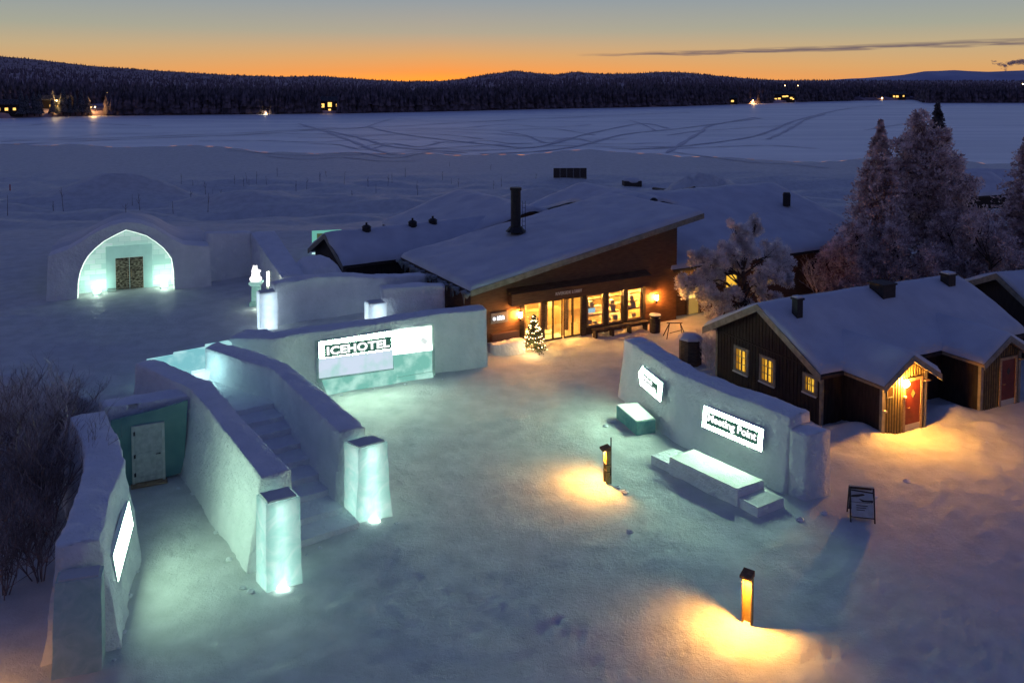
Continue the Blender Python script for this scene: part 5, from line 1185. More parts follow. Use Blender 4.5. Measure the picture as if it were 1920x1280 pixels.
# ------------------------------------------------------------------ cabin with the red doors
CF = Frame((12.56, 34.0, 0), 26.0)
def cabin():
    r, rf = gable('cabin', 'black timber cabin with lit windows and a glowing porch with a red door', CF, 0, 12, 0, 6.5, 2.28, 4.02, .42, M['tar'], seed=21, overg=.5, snow=.26)
    # vertical battens on the gable end and long wall
    mb = MB(); v = .1
    while v < 6.45:
        top = 2.28+(4.02-2.28)*(1-abs(v-3.25)/3.25)-.05; mb.box(CF, -.025, .0, v-.025, v+.025, 0, top); v += .21
    mb.box(CF, -.03, 0.0, .05, 6.45, 2.16, 2.24)
    u = .15
    while u < 11.9: mb.box(CF, u-.025, u+.025, -.025, 0, 0, 2.2); u += .21
    mb.build('battens', M['tar'], r)
    mb = MB()
    for (u_, v_) in ((-.03, -.03), (-.03, 6.43)): mb.box(CF, u_, u_+.12, v_, v_+.12, 0, 2.2)
    mb.build('corner_boards', M['trim'], r)
    sp = CF.side(0)
    for (px, py, w_, zlo, zhi, dim) in ((1391, 675, .72, 1.0, 1.95, 0), (1440, 694, .72, 1.0, 1.95, 0), (1520, 720, .52, 1.18, 1.75, 1)):
        a, z = sp.hit(px, py); zc = (zlo+zhi)/2; z0_, z1_ = z-(zhi-zlo)/2, z+(zhi-zlo)/2; v_ = 1-a; mb = MB(); fw = .13
        for (v0, v1, za, zb) in ((v_-w_/2-fw, v_-w_/2, z0_-fw, z1_+fw), (v_+w_/2, v_+w_/2+fw, z0_-fw, z1_+fw), (v_-w_/2, v_+w_/2, z1_, z1_+fw), (v_-w_/2, v_+w_/2, z0_-fw, z0_)): mb.box(CF, -.07, -.002, v0, v1, za, zb)
        wd = mb.build('window', M['trim'], r); mb = MB(); mb.box(CF, -.05, -.02, v_-.015, v_+.015, z0_, z1_)
        for t_ in ((.33, .66) if not dim else (.5,)): mb.box(CF, -.05, -.02, v_-w_/2, v_+w_/2, z0_+(z1_-z0_)*t_-.012, z0_+(z1_-z0_)*t_+.012)
        mb.build('glazing_bars', M['trim'], wd)
        for (ca_, cb_) in ((v_-w_/2, v_-w_/2+w_*.17), (v_+w_/2-w_*.2, v_+w_/2)): box_part('curtain', CF, (-.0195, -.0185, ca_, cb_, z0_, z1_), M['curtain'], wd)
        mb = MB(); mb.ball(CF.p(-.03, v_+.03, z0_+(z1_-z0_)*.72), .07, 8, 6, (.3, 1, 1)); mb.build('ornament', M['curtain'], wd)
        box_part('pane', CF, (-.018, -.010, v_-w_/2, v_+w_/2, z0_, z1_), M['pane'], wd); box_part('sill', CF, (-.12, -.07, v_-w_/2-fw, v_+w_/2+fw, z0_-fw-.03, z0_-fw+.03), M['snow'], wd)
    for (px, py, y, s, hh) in ((1495, 583, 36.2, .16, .55), (1654, 568, 39.2, .40, .95), (1777, 541, 41.2, .24, .72)):
        p = PY(px, py, y); mb = MB(); f3 = Frame((p.x, p.y, p.z-.45), 26); mb.box(f3, -s, s, -s, s, 0, hh+.4); c_ = mb.build('chimney', M['black'], rf)
        mb = MB(); mb.box(f3, -s-.05, s+.05, -s-.05, s+.05, hh+.4, hh+.48); mb.build('cap', M['black'], c_)
        if s < .3: mb = MB(); mb.box(f3, -s, s, -s, s, hh+.48, hh+.56); mb.build('snow_cap', M['roofsnow'], c_)
    mb = MB(); p = PY(1442, 564, 37.6)
    for k in range(3): mb.tube(p+Vector((k*.05, 0, -.1)), p+Vector((-.15-.1*k, 0, .3+.1*k)), .012, .008, 4)
    mb.build('antenna', M['trim'], rf)
    def porch(u0, u1, lit):
        um = (u0+u1)/2; vf, vb = -1.95, .3; ze, zr = 2.30, 3.05; tg = 'porch'
        mb = MB()
        for u_ in (u0, u1): mb.add([CF.p(u_, vf, 0), CF.p(u_, vb, 0), CF.p(u_, vb, ze), CF.p(u_, vf, ze)], [(0, 1, 2, 3)])
        mb.add([CF.p(u0, vf, 0), CF.p(u1, vf, 0), CF.p(u1, vf, ze), CF.p(um, vf, zr), CF.p(u0, vf, ze)], [(0, 1, 2, 3, 4)]); po = mb.build('porch', M['tar'], r)
        mb = MB(); u_ = u0+.18
        while u_ < u1-.1:
            top = ze+(zr-ze)*(1-abs(u_-um)/(um-u0))-.04; mb.box(CF, u_-.03, u_+.03, vf-.03, vf, .0 if not (um-.05 < u_ < u1-.35) else 2.2, top); u_ += .15
        mb.build('boards', mat('porch_boards', (.16, .12, .05), .6, (.24, .18, .08), 5), po)
        mb = MB()
        for (a, b) in ((u0-.02, u0+.13), (u1-.13, u1+.02)): mb.box(CF, a, b, vf-.05, vf+.08, 0, ze+.02)
        mb.build('post', M['trim'], po)
        ov = .38; sl = (zr-ze)/(um-u0); Q = [[CF.p(u0-ov, vf-.42, ze-ov*sl), CF.p(um, vf-.42, zr), CF.p(um, 1.2, zr), CF.p(u0-ov, 1.2, ze-ov*sl)], [CF.p(um, vf-.42, zr), CF.p(u1+ov, vf-.42, ze-ov*sl), CF.p(u1+ov, 1.2, ze-ov*sl), CF.p(um, 1.2, zr)]]
        mb = MB()
        for q in Q: mb.extr([p+Vector((0, 0, .02)) for p in q], (0, 0, .10))
        pr = mb.build('porch_roof', M['wood'], po)
        nu = 26; us_ = np.linspace(u0-ov, u1+ov, nu); us_ = np.concatenate([[us_[0], us_[0]+.03, us_[0]+.1], us_[1:-1], [us_[-1]-.1, us_[-1]-.03, us_[-1]]]); vs = np.concatenate([[vf-.42, vf-.39, vf-.30], np.linspace(vf-.1, 1.6, 14)])
        Ug, Vg = np.meshgrid(us_, vs, indexing='ij'); e = np.minimum(np.minimum(Ug-us_[0], us_[-1]-Ug), Vg-vs[0]); k = np.sqrt(np.clip(1-(1-np.clip(e/.25, 0, 1))**2, 0, 1)); dm = np.sqrt((Ug-um)**2+.05)-.1
        Zg = zr-dm*sl+.12+k*(.26+fbm(Ug*.8, Vg*.8, 3, 2)*.05); W = np.array(CF.o)+Ug[..., None]*np.array(CF.d)+Vg[..., None]*np.array(CF.n)+Zg[..., None]*np.array([0, 0, 1.0])
        n0, n1 = W.shape[:2]; i = np.arange(n0-1)[:, None]*n1+np.arange(n1-1)[None, :]; arrays('roof_snow', W.reshape(-1, 3), np.stack([i, i+n1, i+n1+1, i+1], -1).reshape(-1, 4), M['roofsnow'], pr, smooth=True)
        for (ua, za, ub, zb) in ((u0-ov, ze-ov*sl, um, zr), (um, zr, u1+ov, ze-ov*sl)): mb = MB(); mb.extr([CF.p(ua, vf-.42, za-.08), CF.p(ub, vf-.42, zb-.08), CF.p(ub, vf-.42, zb+.18), CF.p(ua, vf-.42, za+.18)], CF.n*-.04); mb.build('bargeboard', M['trim'], pr)
        d0, d1 = um+.02, u1-.36; mb = MB()
        for (a, b, za, zb) in ((d0-.12, d0, .02, 2.16), (d1, d1+.12, .02, 2.16), (d0, d1, 2.04, 2.16)): mb.box(CF, a, b, vf-.07, vf-.0, za, zb)
        mb.build('door_frame', M['wood'], po)
        mb = MB(); mb.box(CF, d0, d1, vf-.045, vf-.01, .30, 2.04); dl = mb.build('door', M['red'], po); box_part('kick_plate', CF, (d0, d1, vf-.05, vf-.012, .06, .30), M['plaster'], dl)
        c_ = CF.p((d0+d1)/2, vf-.058, 1.52); mb = MB(); dg = [(0, .17), (.12, 0), (0, -.17), (-.12, 0)]; mb.extr([c_+CF.d*a+Vector((0, 0, b)) for a, b in dg], CF.n*.012); mb.build('diamond_window', M['pane'] if lit else M['darkwood'], dl)
        mb = MB(); mb.tube(CF.p(d0+.1, vf-.05, 1.0), CF.p(d0+.1, vf-.11, 1.0), .018, .018); mb.tube(CF.p(d0+.1, vf-.10, 1.0), CF.p(d0+.22, vf-.10, 1.0), .014, .012); mb.build('handle', M['brass'], dl)
        if lit:
            mb = MB()
            for (a, b, za, zb) in ((u0+.24, u0+.28, 1.55, 2.0), (u0+.56, u0+.60, 1.55, 2.0), (u0+.24, u0+.60, 1.96, 2.0), (u0+.24, u0+.60, 1.55, 1.59)): mb.box(CF, a, b, vf-.06, vf-.032, za, zb)
            wd = mb.build('side_window', M['trim'], po); box_part('pane', CF, (u0+.28, u0+.56, vf-.045, vf-.033, 1.59, 1.96), mat('dim_pane', (.10, .06, .02), .2), wd)
            for (a, z_) in ((u0+.05, 1.05), (d0-.14, 1.45)):
                mb = MB(); mb.box(CF, a, a+.10, vf-.16, vf-.05, z_, z_+.06); mb.build('hook', M['plaster'], po)
            c_ = CF.p(d0-.16, vf-.20, 2.06); mb = MB(); mb.ball(c_, .135, 12, 8); lb = mb.build('porch_bulb', M['porch'], po)
            mb = MB(); mb.tube(c_+CF.n*.08, c_+CF.n*.19, .045, .05, 8); mb.build('lamp_base', M['white'], lb)
        mb = MB(); mb.box(CF, u1-.20, u1+.10, vf-.16, vf-.06, 1.92, 1.97); mb.build('rail', M['wood'], po)
        return po
    porch(1.15, 3.65, True); porch(7.0, 9.6, False); return r
cabin()
C2 = Frame((25.96, 41.4, 0), 8.0)
gable('cabin', 'dark unlit timber cabin at the right edge behind the red door cabin', C2, 0, 9, -.6, 5.8, 2.35, 3.72, .4, M['tar'], seed=31, overg=.4)
# huts by the river at the right
for (px, py, y, w_, d_, zw, zr, ang, lab) in ((1850, 330, 128, 10, 8, .6, 2.6, -12, 'small dark hut with a snowy roof on the riverbank beside the tallest spruces'), (1860, 385, 96, 9, 7, .6, 2.3, 20, 'snow roofed shed half hidden behind the spruces at the right')):
    p = PY(px, py, y); gr = gz(p.x, p.y); f3 = Frame((p.x-w_/2, p.y, gr), ang)
    gable('hut', lab, f3, 0, w_, 0, d_, 1.8, 1.8+zr*.8, .6, M['tar'], seed=px, z0=0, trim=False)

# ------------------------------------------------------------------ bollard lamps
def bollard(label, px, py, h, ang, energy, taper=0.0, stick=False, sprd=160):
    p = P(px, py); p.z = gz(p.x, p.y); r = thing('bollard_lamp', label, 'lamp', p, 'brass bollard lamps on the plaza'); f = Frame(p, ang)
    # V-shaped channel post
    mb = MB(); w_ = .13
    for (a, b, c, d) in ((-w_, w_, .05, .085),): mb.box(f, a, b, c, d, -.1, h)
    mb.box(f, -w_, -w_+.03, -.06, .05, -.1, h); mb.box(f, w_-.03, w_, -.06, .05, -.1, h); mb.build('post', M['brass'], r)
    mb = MB(); q = [f.p(a, b, h) for a, b in ((-.145, .10), (.145, .10), (.145, -.20), (-.145, -.20))]; q[2].z += .0; q[3].z += .0
    top = [p_+Vector((0, 0, .14 if k < 2 else .07)) for k, p_ in enumerate(q)]; mb.add([*q, *top], [(0, 1, 2, 3), (7, 6, 5, 4), (0, 4, 5, 1), (1, 5, 6, 2), (2, 6, 7, 3), (3, 7, 4, 0)]); cp = mb.build('cap', M['rust'], r)
    mb = MB(); mb.box(f, -.10, .10, -.13, -.02, h-.03, h-.008); mb.build('lamp', mat_emit('bollard_led', (1, .70, .30), 10), cp)
    light('lamp_light', 'SPOT', f.p(0, -.10, h-.05), energy, (1, .44, .072), .035, r, (f.n*-.30+Vector((0, 0, -1))), sprd, .95)
    if stick:
        mb = MB(); mb.tube(f.p(.12, .12, -.1), f.p(.10, .12, h+.45), .022, .018, 6); mb.build('marker_stick', M['darkwood'], r)
        mb = MB(); mb.tube(f.p(.14, .06, .25), f.p(.24, .04, .45), .01, .01, 4); mb.tube(f.p(.24, .04, .45), f.p(.16, .06, .62), .01, .01, 4); mb.build('wire_loop', M['black'], r)
        for zz in (.42, .68):
            mb = MB(); mb.box(f, -w_-.006, w_+.006, -.066, .09, zz, zz+.025); mb.build('band', M['black'], r)
    return r
bollard('brass bollard lamp with a marker stick, in the middle of the plaza', 1137, 905, 1.18, -72, 470, stick=True)
bollard('brass bollard lamp nearest the camera at the bottom right', 1401, 1168, 1.25, -37, 560)
bollard('brass bollard lamp beyond the left edge of the bushes', -95, 1345, 1.25, 150, 70)

# ------------------------------------------------------------------ A-board
p = P(1614, 970); p.z = gz(p.x, p.y)-.03; r = thing('sandwich_board', 'grey folding sandwich board dusted with snow, right of the end pier', 'sign board', p); f = Frame(p, -12)
def aboard(s):
    mb = MB(); A_ = [f.p(-.36, -.34*s, 0), f.p(.36, -.34*s, 0), f.p(.36, -.03*s, 1.05), f.p(-.36, -.03*s, 1.05)]
    for (k0, k1) in ((0, 3), (1, 2)): mb.tube(A_[k0], A_[k1], .025, .025, 5)
    mb.tube(A_[2], A_[3], .03, .03, 5); mb.tube(A_[0]*.82+A_[3]*.18, A_[1]*.82+A_[2]*.18, .02, .02, 5); fr_ = mb.build('frame', M['darkwood'], r)
    L = lambda x, y: (A_[0]*(1-y)+A_[3]*y)*(1-x)+(A_[1]*(1-y)+A_[2]*y)*x
    if s > 0:
        mb = MB(); mb.extr([L(.05, .20), L(.95, .20), L(.95, .58), L(.05, .58)], f.n*-.02); mb.build('panel', mat('grey_panel', (.42, .43, .45), .5, (.54, .55, .58), 5), r)
        mb = MB(); mb.extr([L(.05, .60), L(.95, .60), L(.95, .94), L(.05, .94)], f.n*-.02); up = mb.build('panel', mat('upper_panel', (.38, .39, .42), .6, (.52, .53, .57), 3), r)
        mb = MB(); nf = f.n*-.028
        for (pts) in ([(.05, .78), (.55, .84), (.62, .80), (.3, .74), (.05, .73)], [(.35, .70), (.6, .66), (.95, .68), (.95, .62), (.5, .62)], [(.05, .94), (.95, .90), (.95, .86), (.05, .90)]): mb.extr([L(*q)+nf*.8 for q in pts], f.n*-.006)
        mb.build('dark_marks', M['darkwood'], up)
        mb = MB()
        for k, y in enumerate((.50, .44, .38)): mb.extr([L(.25, y)+nf*.8, L(.72-.06*k, y)+nf*.8, L(.72-.06*k, y+.02)+nf*.8, L(.25, y+.02)+nf*.8], f.n*-.004)
        mb.build('faint_lines', M['darkwood'], r)
    else:
        mb = MB(); mb.extr([L(.05, .15), L(.95, .15), L(.95, .94), L(.05, .94)], f.n*.02); mb.build('back_panel', M['darkwood'], r)
aboard(1); aboard(-1)
snow_top('snow_ridge', [f.p(-.36, -.05, 0), f.p(.36, -.05, 0), f.p(.36, .05, 0), f.p(-.36, .05, 0)], p.z+1.06, r, 0, .05)

# ------------------------------------------------------------------ trees
b = PY(1640, 545, 55); b.z = 0
spruce('tall frosted spruce with a pointed top, leftmost of the big trees behind the cabin', (b.x, b.y, 0), 11.4, 2.75, M['needle'], 950, 41, 50, trunk_r=.22, bl=.24, bw=.05, power=1.1, ragged=.4, group='big frosted trees behind the cabin')
b = PY(1745, 545, 57.5)
blob_tree('broad frosted pine with a rounded crown between the pointed spruces', (b.x-.75, b.y, 0), [(-.1, 0, 11.2, .75, .7, .8), (-.2, .2, 10.0, 1.2, 1.0, 1.1), (1.0, -.2, 10.0, .8, .8, .9), (-1.3, 0, 9.3, .8, .8, .9), (.2, -.3, 8.6, 1.6, 1.3, 1.3), (1.7, .2, 8.2, 1.1, 1.0, 1.1), (-1.5, .2, 7.7, 1.2, 1.1, 1.2), (.3, -.5, 7.0, 1.8, 1.4, 1.3), (2.4, 0, 6.6, 1.3, 1.2, 1.2), (-1.5, -.3, 6.0, 1.3, 1.2, 1.2), (.7, -.6, 5.2, 1.9, 1.4, 1.3), (2.8, -.3, 4.8, 1.5, 1.2, 1.3), (-1.3, -.5, 4.0, 1.4, 1.2, 1.2), (1.0, -.8, 3.2, 1.9, 1.3, 1.2), (3.2, -.5, 2.8, 1.3, 1.2, 1.2)], M['needle'], 51, dens=1500, trunk_h=8.0, trunk_r=.22, bl=.22, bw=.045, group='big frosted trees behind the cabin')
b = PY(1775, 545, 63)
spruce('slim dark spruce with a narrow tip behind the broad frosted pine', (b.x+.3, b.y+3, 0), 12.3, 1.9, M['needle_dark'], 420, 43, 38, trunk_r=.2, bl=.28, bw=.06, group='big frosted trees behind the cabin')
b = PY(1922, 545, 54)
spruce('frosted spruce cut off by the right edge of the view', (b.x+.1, b.y, 0), 11.3, 3.0, M['needle'], 800, 47, 48, trunk_r=.22, bl=.24, bw=.05, power=1.1, ragged=.4, group='big frosted trees behind the cabin')
for (px, y, h_, w_, sd, lab) in ((1592, 52.5, 5.0, 1.5, 61, 'low frosted birch in front of the leftmost tall spruce'), (1690, 52.5, 4.6, 2.0, 62, 'bushy frosted tree behind the cabin ridge and its big chimney'), (1795, 54, 5.2, 2.2, 63, 'pinkish frosted bush tree behind the far end of the cabin ridge'), (1855, 52, 5.6, 2.0, 64, 'frosted bushy tree above the unlit cabin'), (1560, 53.5, 3.4, 1.2, 65, 'small frosted shrub against the long building wall')):
    b = PY(px, 545, y); r_ = random.Random(sd); cl = [(r_.uniform(-w_, w_)*.7, r_.uniform(-.9, .9), h_*(.30+.68*k/9), w_*.55*(1.15-.55*k/9), w_*.5*(1.15-.5*k/9), h_*.16) for k in range(10)]
    blob_tree(lab, (b.x, b.y, 0), cl, M['needle'], sd, dens=1400, trunk_h=h_*.5, trunk_r=.10, bl=.18, bw=.035, name='frosted_tree', group='frosted bushes around the big trees')
# open frosted pine by the lobby corner
b = P(1392, 612); s_ = b.y/FPX
def cpx(px, py, rx, rz, dy=0.0): return ((px-1392)*s_, dy, (612-py)*s_, rx*s_*1.3, rx*s_*1.1, rz*s_*1.25)
cl = [cpx(1375, 418, 10, 12), cpx(1388, 438, 18, 16), cpx(1412, 434, 12, 20, .3), cpx(1418, 412, 8, 10, .3), cpx(1395, 465, 24, 16), cpx(1368, 462, 18, 14, -.3), cpx(1340, 480, 20, 16, -.4), cpx(1316, 478, 14, 12, -.3), cpx(1295, 478, 12, 12, -.2), cpx(1325, 505, 18, 12, -.3),
      cpx(1300, 525, 24, 18, -.6), cpx(1276, 532, 14, 20, -.5), cpx(1325, 535, 14, 14, -.6), cpx(1455, 470, 20, 18, .5), cpx(1470, 495, 22, 18, .3), cpx(1440, 505, 22, 18, -.2), cpx(1420, 520, 16, 12, -.4), cpx(1475, 520, 16, 14, .2), cpx(1366, 555, 16, 16, -.7), cpx(1335, 575, 18, 24, -.5), cpx(1345, 600, 18, 16, -.4), cpx(1372, 585, 16, 14, -.6), cpx(1430, 545, 14, 12, .1), cpx(1375, 495, 16, 12, .4), cpx(1350, 510, 16, 12, .2), cpx(1400, 500, 14, 12, .6), cpx(1395, 575, 16, 14, -.3), cpx(1410, 595, 14, 12, -.4), cpx(1450, 565, 16, 14, .3), cpx(1318, 555, 16, 16, -.2)]
blob_tree('open grey frosted pine standing between the lobby corner and the cabin', (b.x, b.y, 0), cl, M['needle_white'], 71, dens=6500, trunk_h=3.2, trunk_r=.13, bl=.13, bw=.022)

# bare bushes at the left
def bush(label, base, h, n_st, seed, m, spread=.55, r0=None, group='bare bushes left of the passage wall'):
    r_ = random.Random(seed); r = thing('bare_bush', label, 'bush', base, group); mb = MB(); b = Vector(base)
    def grow(p, d, L, rad, lev):
        k = 3; q = p
        for j in range(k):
            d2 = (d+Vector((r_.uniform(-.22, .22), r_.uniform(-.22, .22), r_.uniform(-.06, .16)))).normalized(); e = q+d2*(L/k); mb.tube(q, e, rad*(1-.25*j/k), rad*(1-.25*(j+1)/k), 3, False); q = e; d = d2
            if lev < 3:
                for _ in range(2 if lev < 2 else r_.choice((1, 2))):
                    o = Vector((r_.uniform(-1, 1), r_.uniform(-1, 1), r_.uniform(-.1, .9))).normalized(); grow(q, (d*.75+o*.75).normalized(), L*r_.uniform(.42, .62), rad*.55, lev+1)
    for k in range(n_st):
        a = r_.uniform(0, 6.28); t = r_.uniform(.2, 1)*spread; d = Vector((math.cos(a)*t, math.sin(a)*t, 1)).normalized()
        grow(b+Vector((math.cos(a)*.25*t, math.sin(a)*.25*t, -.1)), d, h*r_.uniform(.6, .95), r0 or (.036 if m == M['frosttwig'] else .022), 0)
    mb.build('branches', m, r); return r
BU = [(45, 1040, 2.6, 9, 'twig', 'dark bare bush at the left edge beside the passage wall'), (100, 985, 2.4, 8, 'twig', 'dark bare bush touching the bulge of the passage wall'), (55, 930, 2.6, 8, 'frosttwig', 'frosty pale branched bush in the middle of the dark bushes'), (15, 960, 2.6, 8, 'twig', 'dark bare bush cut by the left edge, above the lowest one'), (115, 905, 2.2, 8, 'twig', 'dark twiggy bush by the corner of the low topped wall'), (30, 860, 2.4, 9, 'twig', 'reddish bare bush at the back left under the courtyard edge'), (90, 850, 2.2, 8, 'frosttwig', 'small frosty bush under the courtyard edge'), (-30, 1010, 2.8, 8, 'twig', 'dark bush mostly outside the left edge'), (5, 1120, 2.0, 8, 'twig', 'lowest dark bush at the left edge'), (75, 1090, 1.7, 7, 'twig', 'low dark bush in front of the passage wall'), (120, 850, 2.0, 6, 'twig', 'thin dark bush just behind the passage wall'), (70, 980, 2.3, 5, 'frosttwig', 'tall frosty pale branches beside the bulge of the passage wall'), (20, 1010, 2.2, 5, 'frosttwig', 'frosty pale branches at the left edge over the dark bushes'), (100, 930, 2.0, 4, 'frosttwig', 'frosty pale sprig close to the low topped wall')]
for k, (px, py, h_, n_, mm, lab) in enumerate(BU):
    p = P(px, py); p.z = gz(p.x, p.y); bush(lab, p, h_, n_, 100+k, M[mm])
p = P(1535, 560); bush('thin frosted shrub behind the cabin ridge at its left end', (p.x, p.y, 0), 2.0, 7, 130, M['frosttwig'], group='frosted shrubs by the buildings')
p = P(1330, 690); bush('bare frosted shrub in the gap between the cabin and the eight sided container', (p.x, p.y, 0), 1.5, 6, 131, M['frosttwig'], group='frosted shrubs by the buildings')
CH = [(232, 1185), (228, 1150), (240, 1120), (222, 1215), (215, 1238), (258, 1072), (350, 905), (362, 925), (335, 915), (385, 960), (405, 1000), (430, 1052), (455, 1105), (470, 1112), (575, 1040), (600, 1028), (660, 1008), (745, 985), (640, 742), (700, 730), (760, 722), (830, 712), (1150, 792), (1135, 800), (1240, 868), (1340, 925), (1480, 962), (1500, 975), (1545, 965), (1160, 915), (1172, 925), (1180, 1000), (1560, 1000), (1640, 930), (1700, 905), (1850, 830)]
for k, (px, py) in enumerate(CH):
    q = P(px, py); q.z = gz(q.x, q.y); rr = random.Random(300+k); s = rr.uniform(.035, .11); mb = MB(); mb.ball(q+Vector((0, 0, s*.35)), s, 7, 5, (rr.uniform(.8, 1.6), rr.uniform(.8, 1.3), rr.uniform(.5, .9)))
    mb.v = [(v[0]+rr.uniform(-.25, .25)*s, v[1]+rr.uniform(-.25, .25)*s, v[2]+rr.uniform(-.2, .2)*s) for v in mb.v]; o = mb.build('snow_lump', M['wallsnow'], None, q); tag(o, 'small loose lump of snow lying on the trodden plaza', 'snow lump', 'loose snow lumps on the plaza')
# saplings poking out of the riverbank snow
mb = MB(); rr = random.Random(2)
kinds = []
for k in range(4):
    mb = MB(); h_ = 1.0; mb.tube((0, 0, -.3), (rr.uniform(-.05, .05), 0, h_), .028, .012, 4)
    for j in range(3 if k else 0): z_ = rr.uniform(.4, .8); s = rr.choice((-1, 1)); mb.tube((0, 0, z_), (s*rr.uniform(.08, .2), rr.uniform(-.1, .1), z_+rr.uniform(.12, .3)), .014, .008, 3)
    kinds.append(mb)
SP = [(14, 405), (100, 398), (118, 388), (236, 408), (248, 385), (262, 395), (390, 398), (413, 372), (325, 400), (440, 345), (457, 350), (467, 352), (463, 340), (362, 352), (358, 375), (386, 372), (399, 372), (288, 358), (272, 352), (340, 345), (645, 345), (660, 372), (727, 350), (735, 348), (780, 360), (783, 365), (690, 352), (830, 340), (846, 345), (860, 352), (760, 330), (920, 318), (843, 312), (555, 358), (575, 352), (520, 330), (500, 345), (481, 340), (600, 340), (612, 332), (705, 362), (925, 355), (940, 350), (1005, 335)]
proto = [None]*4
for k, (px, py) in enumerate(SP):
    q = P(px, py, -1.5)
    for _ in range(6): q = P(px, py, gz(q.x, q.y))
    kk = k % 4
    if proto[kk] is None: o = proto[kk] = kinds[kk].build('sapling', M['twig'], None)
    else: o = proto[kk].copy(); col.objects.link(o)
    s = random.Random(k).uniform(1.0, 2.3); o.location = q; o.scale = (1.4, 1.4, s); o.rotation_euler = (0, random.Random(k+50).uniform(-.12, .12), k*1.3)
    tag(o, 'thin dark bare sapling poking out of the riverbank snow', 'sapling', 'saplings on the riverbank')
# ------------------------------------------------------------------ things on the far snow
def on_ground(px, py):
    q = P(px, py, -2)
    for _ in range(8): q = P(px, py, gz(q.x, q.y))
    return q
q = on_ground(1069, 344); r = thing('board_screen', 'dark free standing board screen on the snow beyond the roofs', 'screen wall', q); f = Frame((q.x, q.y, q.z), 3); wd_ = 63*q.y/FPX; hh = 29*q.y/FPX
for k in range(5): box_part('board_panel', f, (-wd_/2+wd_*k/5, -wd_/2+wd_*(k+.97)/5, 0, .12, -.2, hh), M['darkwood'], r)
box_part('rail', f, (-wd_/2, wd_/2, -.06, -.001, hh*.35, hh*.35+.10), M['trim'], r)
q = on_ground(1187, 352); r = thing('crate_stack', 'snow topped dark stack right of the board screen', 'stack', q); f = Frame(q, 8); w_ = 34*q.y/FPX
box_part('stack', f, (-w_/2, w_/2, 0, 1.6, -.2, w_*.36), M['darkwood'], r); mb = MB(); mb.ball(f.p(0, .8, w_*.36), w_*.46, 12, 8, (1.05, .7, .36)); mb.build('snow_cap', M['roofsnow'], r, smooth=True)
for k, (x0, y0, x1, y1, lab) in enumerate(((1225, 355, 1300, 365, 'long dark beam lying in the snow right of the dark stack'), (1285, 361, 1362, 364, 'second dark beam lying on the snow before the big mound'), (1268, 361, 1302, 354, 'short dark beam crossing the other two'))):
    a, b = on_ground(x0, y0), on_ground(x1, y1); mb = MB(); mb.tube(a+Vector((0, 0, .12)), b+Vector((0, 0, .15)), .26, .22, 6); o = mb.build('timber_beam', M['black'], None, a); tag(o, lab, 'beam', 'beams lying on the snow')
q = on_ground(218, 361); mb = MB(); mb.lathe(q, [(1.0, -.2), (.75, .45), (.2, .95)], 5, .4); o = mb.build('dark_cone', M['black'], None, q); tag(o, 'small dark pointed hood on the slope of the big snow dome', 'hood')
q = on_ground(19, 358); mb = MB(); mb.tube(q-Vector((0, 0, .3)), q+Vector((0, 0, 1.1)), .10, .09, 6); o = mb.build('marker_pole', M['redpole'], None, q); tag(o, 'red marker pole at the far left of the riverbank', 'pole')
# ------------------------------------------------------------------ far bank houses and lamps
def far_ground(px, t): x, y, z = far_pt(np.array([float(px)]), np.array([t])); return Vector((x[0], y[0], z[0]))
def far_house(px, t, w_, h_, label, wins, ang=0, d_=7):
    p = far_ground(px, t); f = Frame(p, ang); r = thing('far_house', label, 'house', p, 'houses on the far bank'); mb = MB(); mb.box(f, -w_/2, w_/2, 0, d_, -2, h_); mb.build('wall', M['tar'], r)
    mb = MB(); mb.extr([f.p(-w_/2-.6, -.8, h_), f.p(w_/2+.6, -.8, h_), f.p(w_/2+.6, d_/2, h_+2.2), f.p(-w_/2-.6, d_/2, h_+2.2)], (0, 0, .5)); mb.extr([f.p(-w_/2-.6, d_+.8, h_), f.p(w_/2+.6, d_+.8, h_), f.p(w_/2+.6, d_/2, h_+2.2), f.p(-w_/2-.6, d_/2, h_+2.2)], (0, 0, .5)); mb.build('roof', M['needle_dark'], r)
    for (x, z, ww, wh) in wins: box_part('window', f, (x-ww/2, x+ww/2, -.12, -.02, z, z+wh), M['farwin'], r)
def far_lamp(px, py, t, label, m, rad, energy, colr):
    g = far_ground(px, t); yy = g.y; q = PY(px, py, yy); hh = q.z-g.z
    r = thing('street_lamp', label, 'lamp', g, 'lamps on the far bank'); mb = MB(); mb.tube((q.x, q.y+.3, g.z-1), (q.x, q.y+.3, q.z+.3), .15, .1, 6); mb.build('pole', M['black'], r)
    mb = MB(); mb.ball(q, rad, 10, 6); mb.build('lamp_head', m, r)
    if energy: light('lamp_glow', 'POINT', (q.x, q.y-2.0, q.z+.5), energy, colr, .6, r)
far_lamp(106, 189, .045, 'bright yellow street lamp at the left of the far bank', M['farlamp'], .30, 3000, (1, .62, .2))
far_lamp(178, 201, .05, 'bright orange street lamp right of the firs on the far bank', M['farlamp'], .30, 3000, (1, .55, .18))
far_lamp(25, 203, .05, 'white street lamp at the far left edge of the far bank', M['farlampw'], .45, 3500, (1, .8, .5))
far_lamp(499, 212, .01, 'low white lamp at the edge of the river ice', M['farlamp'], .4, 500, (1, .8, .5))
far_lamp(1412, 189, .03, 'orange lamp at the shore right of centre', M['farlamp'], .4, 3000, (1, .5, .15))
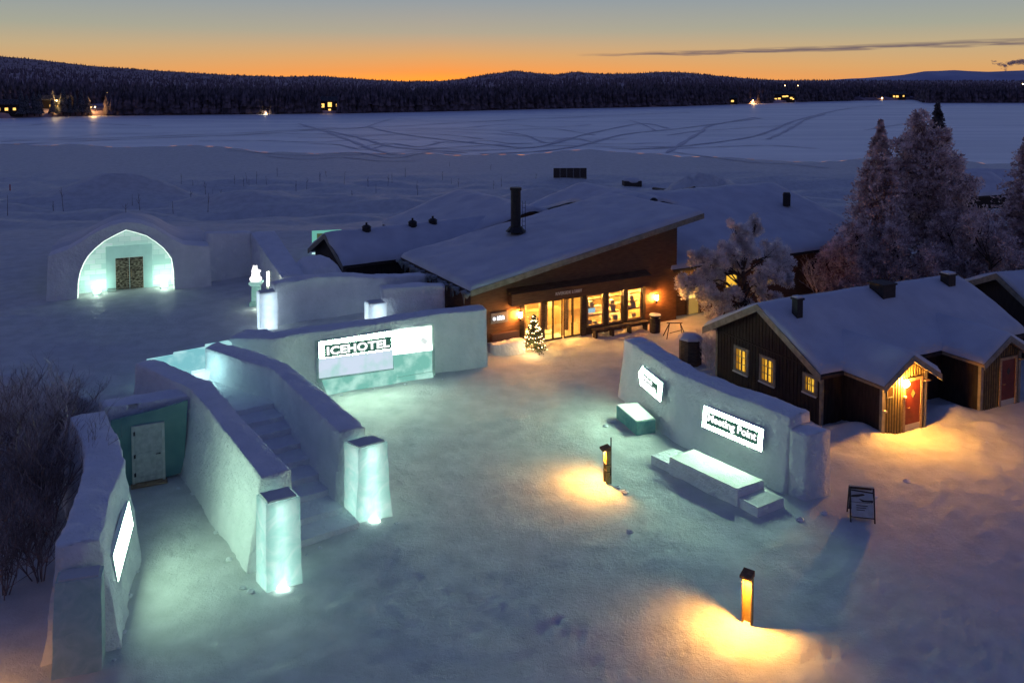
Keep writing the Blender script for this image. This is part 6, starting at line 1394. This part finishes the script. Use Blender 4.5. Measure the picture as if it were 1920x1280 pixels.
for (px, py, t, lab) in ((1472, 161, .32, 'left of two lamps high in the forest at the right'), (1496, 161, .32, 'right of two lamps high in the forest at the right'), (1654, 184, .03, 'lamp at the shore left of the far right houses'), (1918, 158, .3, 'lone lamp at the right edge of the far forest'), (507, 195, .1, 'faint lamp among the trees left of the lit far house'), (521, 194, .1, 'fainter lamp beside another one left of the lit far house')):
    far_lamp(px, py, t, lab, M['farlamp'] if px not in (507, 521) else M['farwin'], .5, 0, (1, 1, 1))
far_house(617, .05, 13, 5.0, 'dark far house with three bright yellow windows near the centre left shore', [(-3.8, 1.6, 2.2, 2.2), (.4, 1.9, 2.2, 2.6), (4.6, 2.2, 1.3, 1.4), (.3, -.4, 1.4, 1.2)])
far_house(1470, .06, 18, 5.0, 'wide far house with a row of yellow windows at the right shore', [(-7, .3, 2, 1.4), (-4, .8, 2.2, 1.3), (0, 2.6, 3, 1.2), (2.5, 2.8, 2, 1.2), (6, 1.2, 2, 1.4), (7.6, .5, 1.4, 1.1)])
far_house(1368, .02, 12, 4.0, 'low far house with two small lit windows left of the orange shore lamp', [(-3, 1, 2, 1.4), (2.2, 1, 2, 1.4)])
far_house(1684, .035, 14, 4.0, 'far house with three lit windows at the far right shore', [(-4, 1.4, 1.8, 1.6), (-1, 1.2, 2.4, 1.8), (5, 1.8, 1.4, 1.4)])
far_house(96, .09, 16, 4.5, 'far house glowing behind the firs at the left', [(-5, 1, 1.6, 1.2), (0, 1, 1.6, 1.2), (4, .8, 1.8, 1.1)])
far_house(8, .05, 14, 4, 'far house with small lit windows at the left edge', [(-3, 1, 1.6, 1.4), (1, 1, 1.6, 1.4), (5, 1.2, 1.4, 1.2)])
# firs standing dark before those lights
for k, (px, h_, w_) in enumerate(((40, 13, 3.6), (50, 11, 3.0), (64, 12, 3.4), (74, 13, 3.4), (99, 13, 2.4), (118, 14, 4.4), (131, 10, 2.4), (141, 12, 2.4), (153, 13, 3.4), (165, 10, 3.2))):
    g = far_ground(px, .012+.004*(k % 3)); r = thing('fir_tree', 'dark fir standing before the street lamps on the far bank', 'tree', g, 'firs before the far lamps')
    r2_ = np.random.default_rng(200+k); n = 60; Vt, Ft = fir_arrays(g.x+r2_.normal(0, .01, 1), np.array([g.y]), np.array([g.z+1.0]), np.array([h_*.95]), np.array([w_*.9]), 9)
    arrays('crown', Vt, Ft, M['needle_dark'], r); mb = MB(); mb.tube(g-Vector((0, 0, .5)), g+Vector((0, 0, 3)), .3, .25, 6); mb.build('trunk', M['bark'], r)
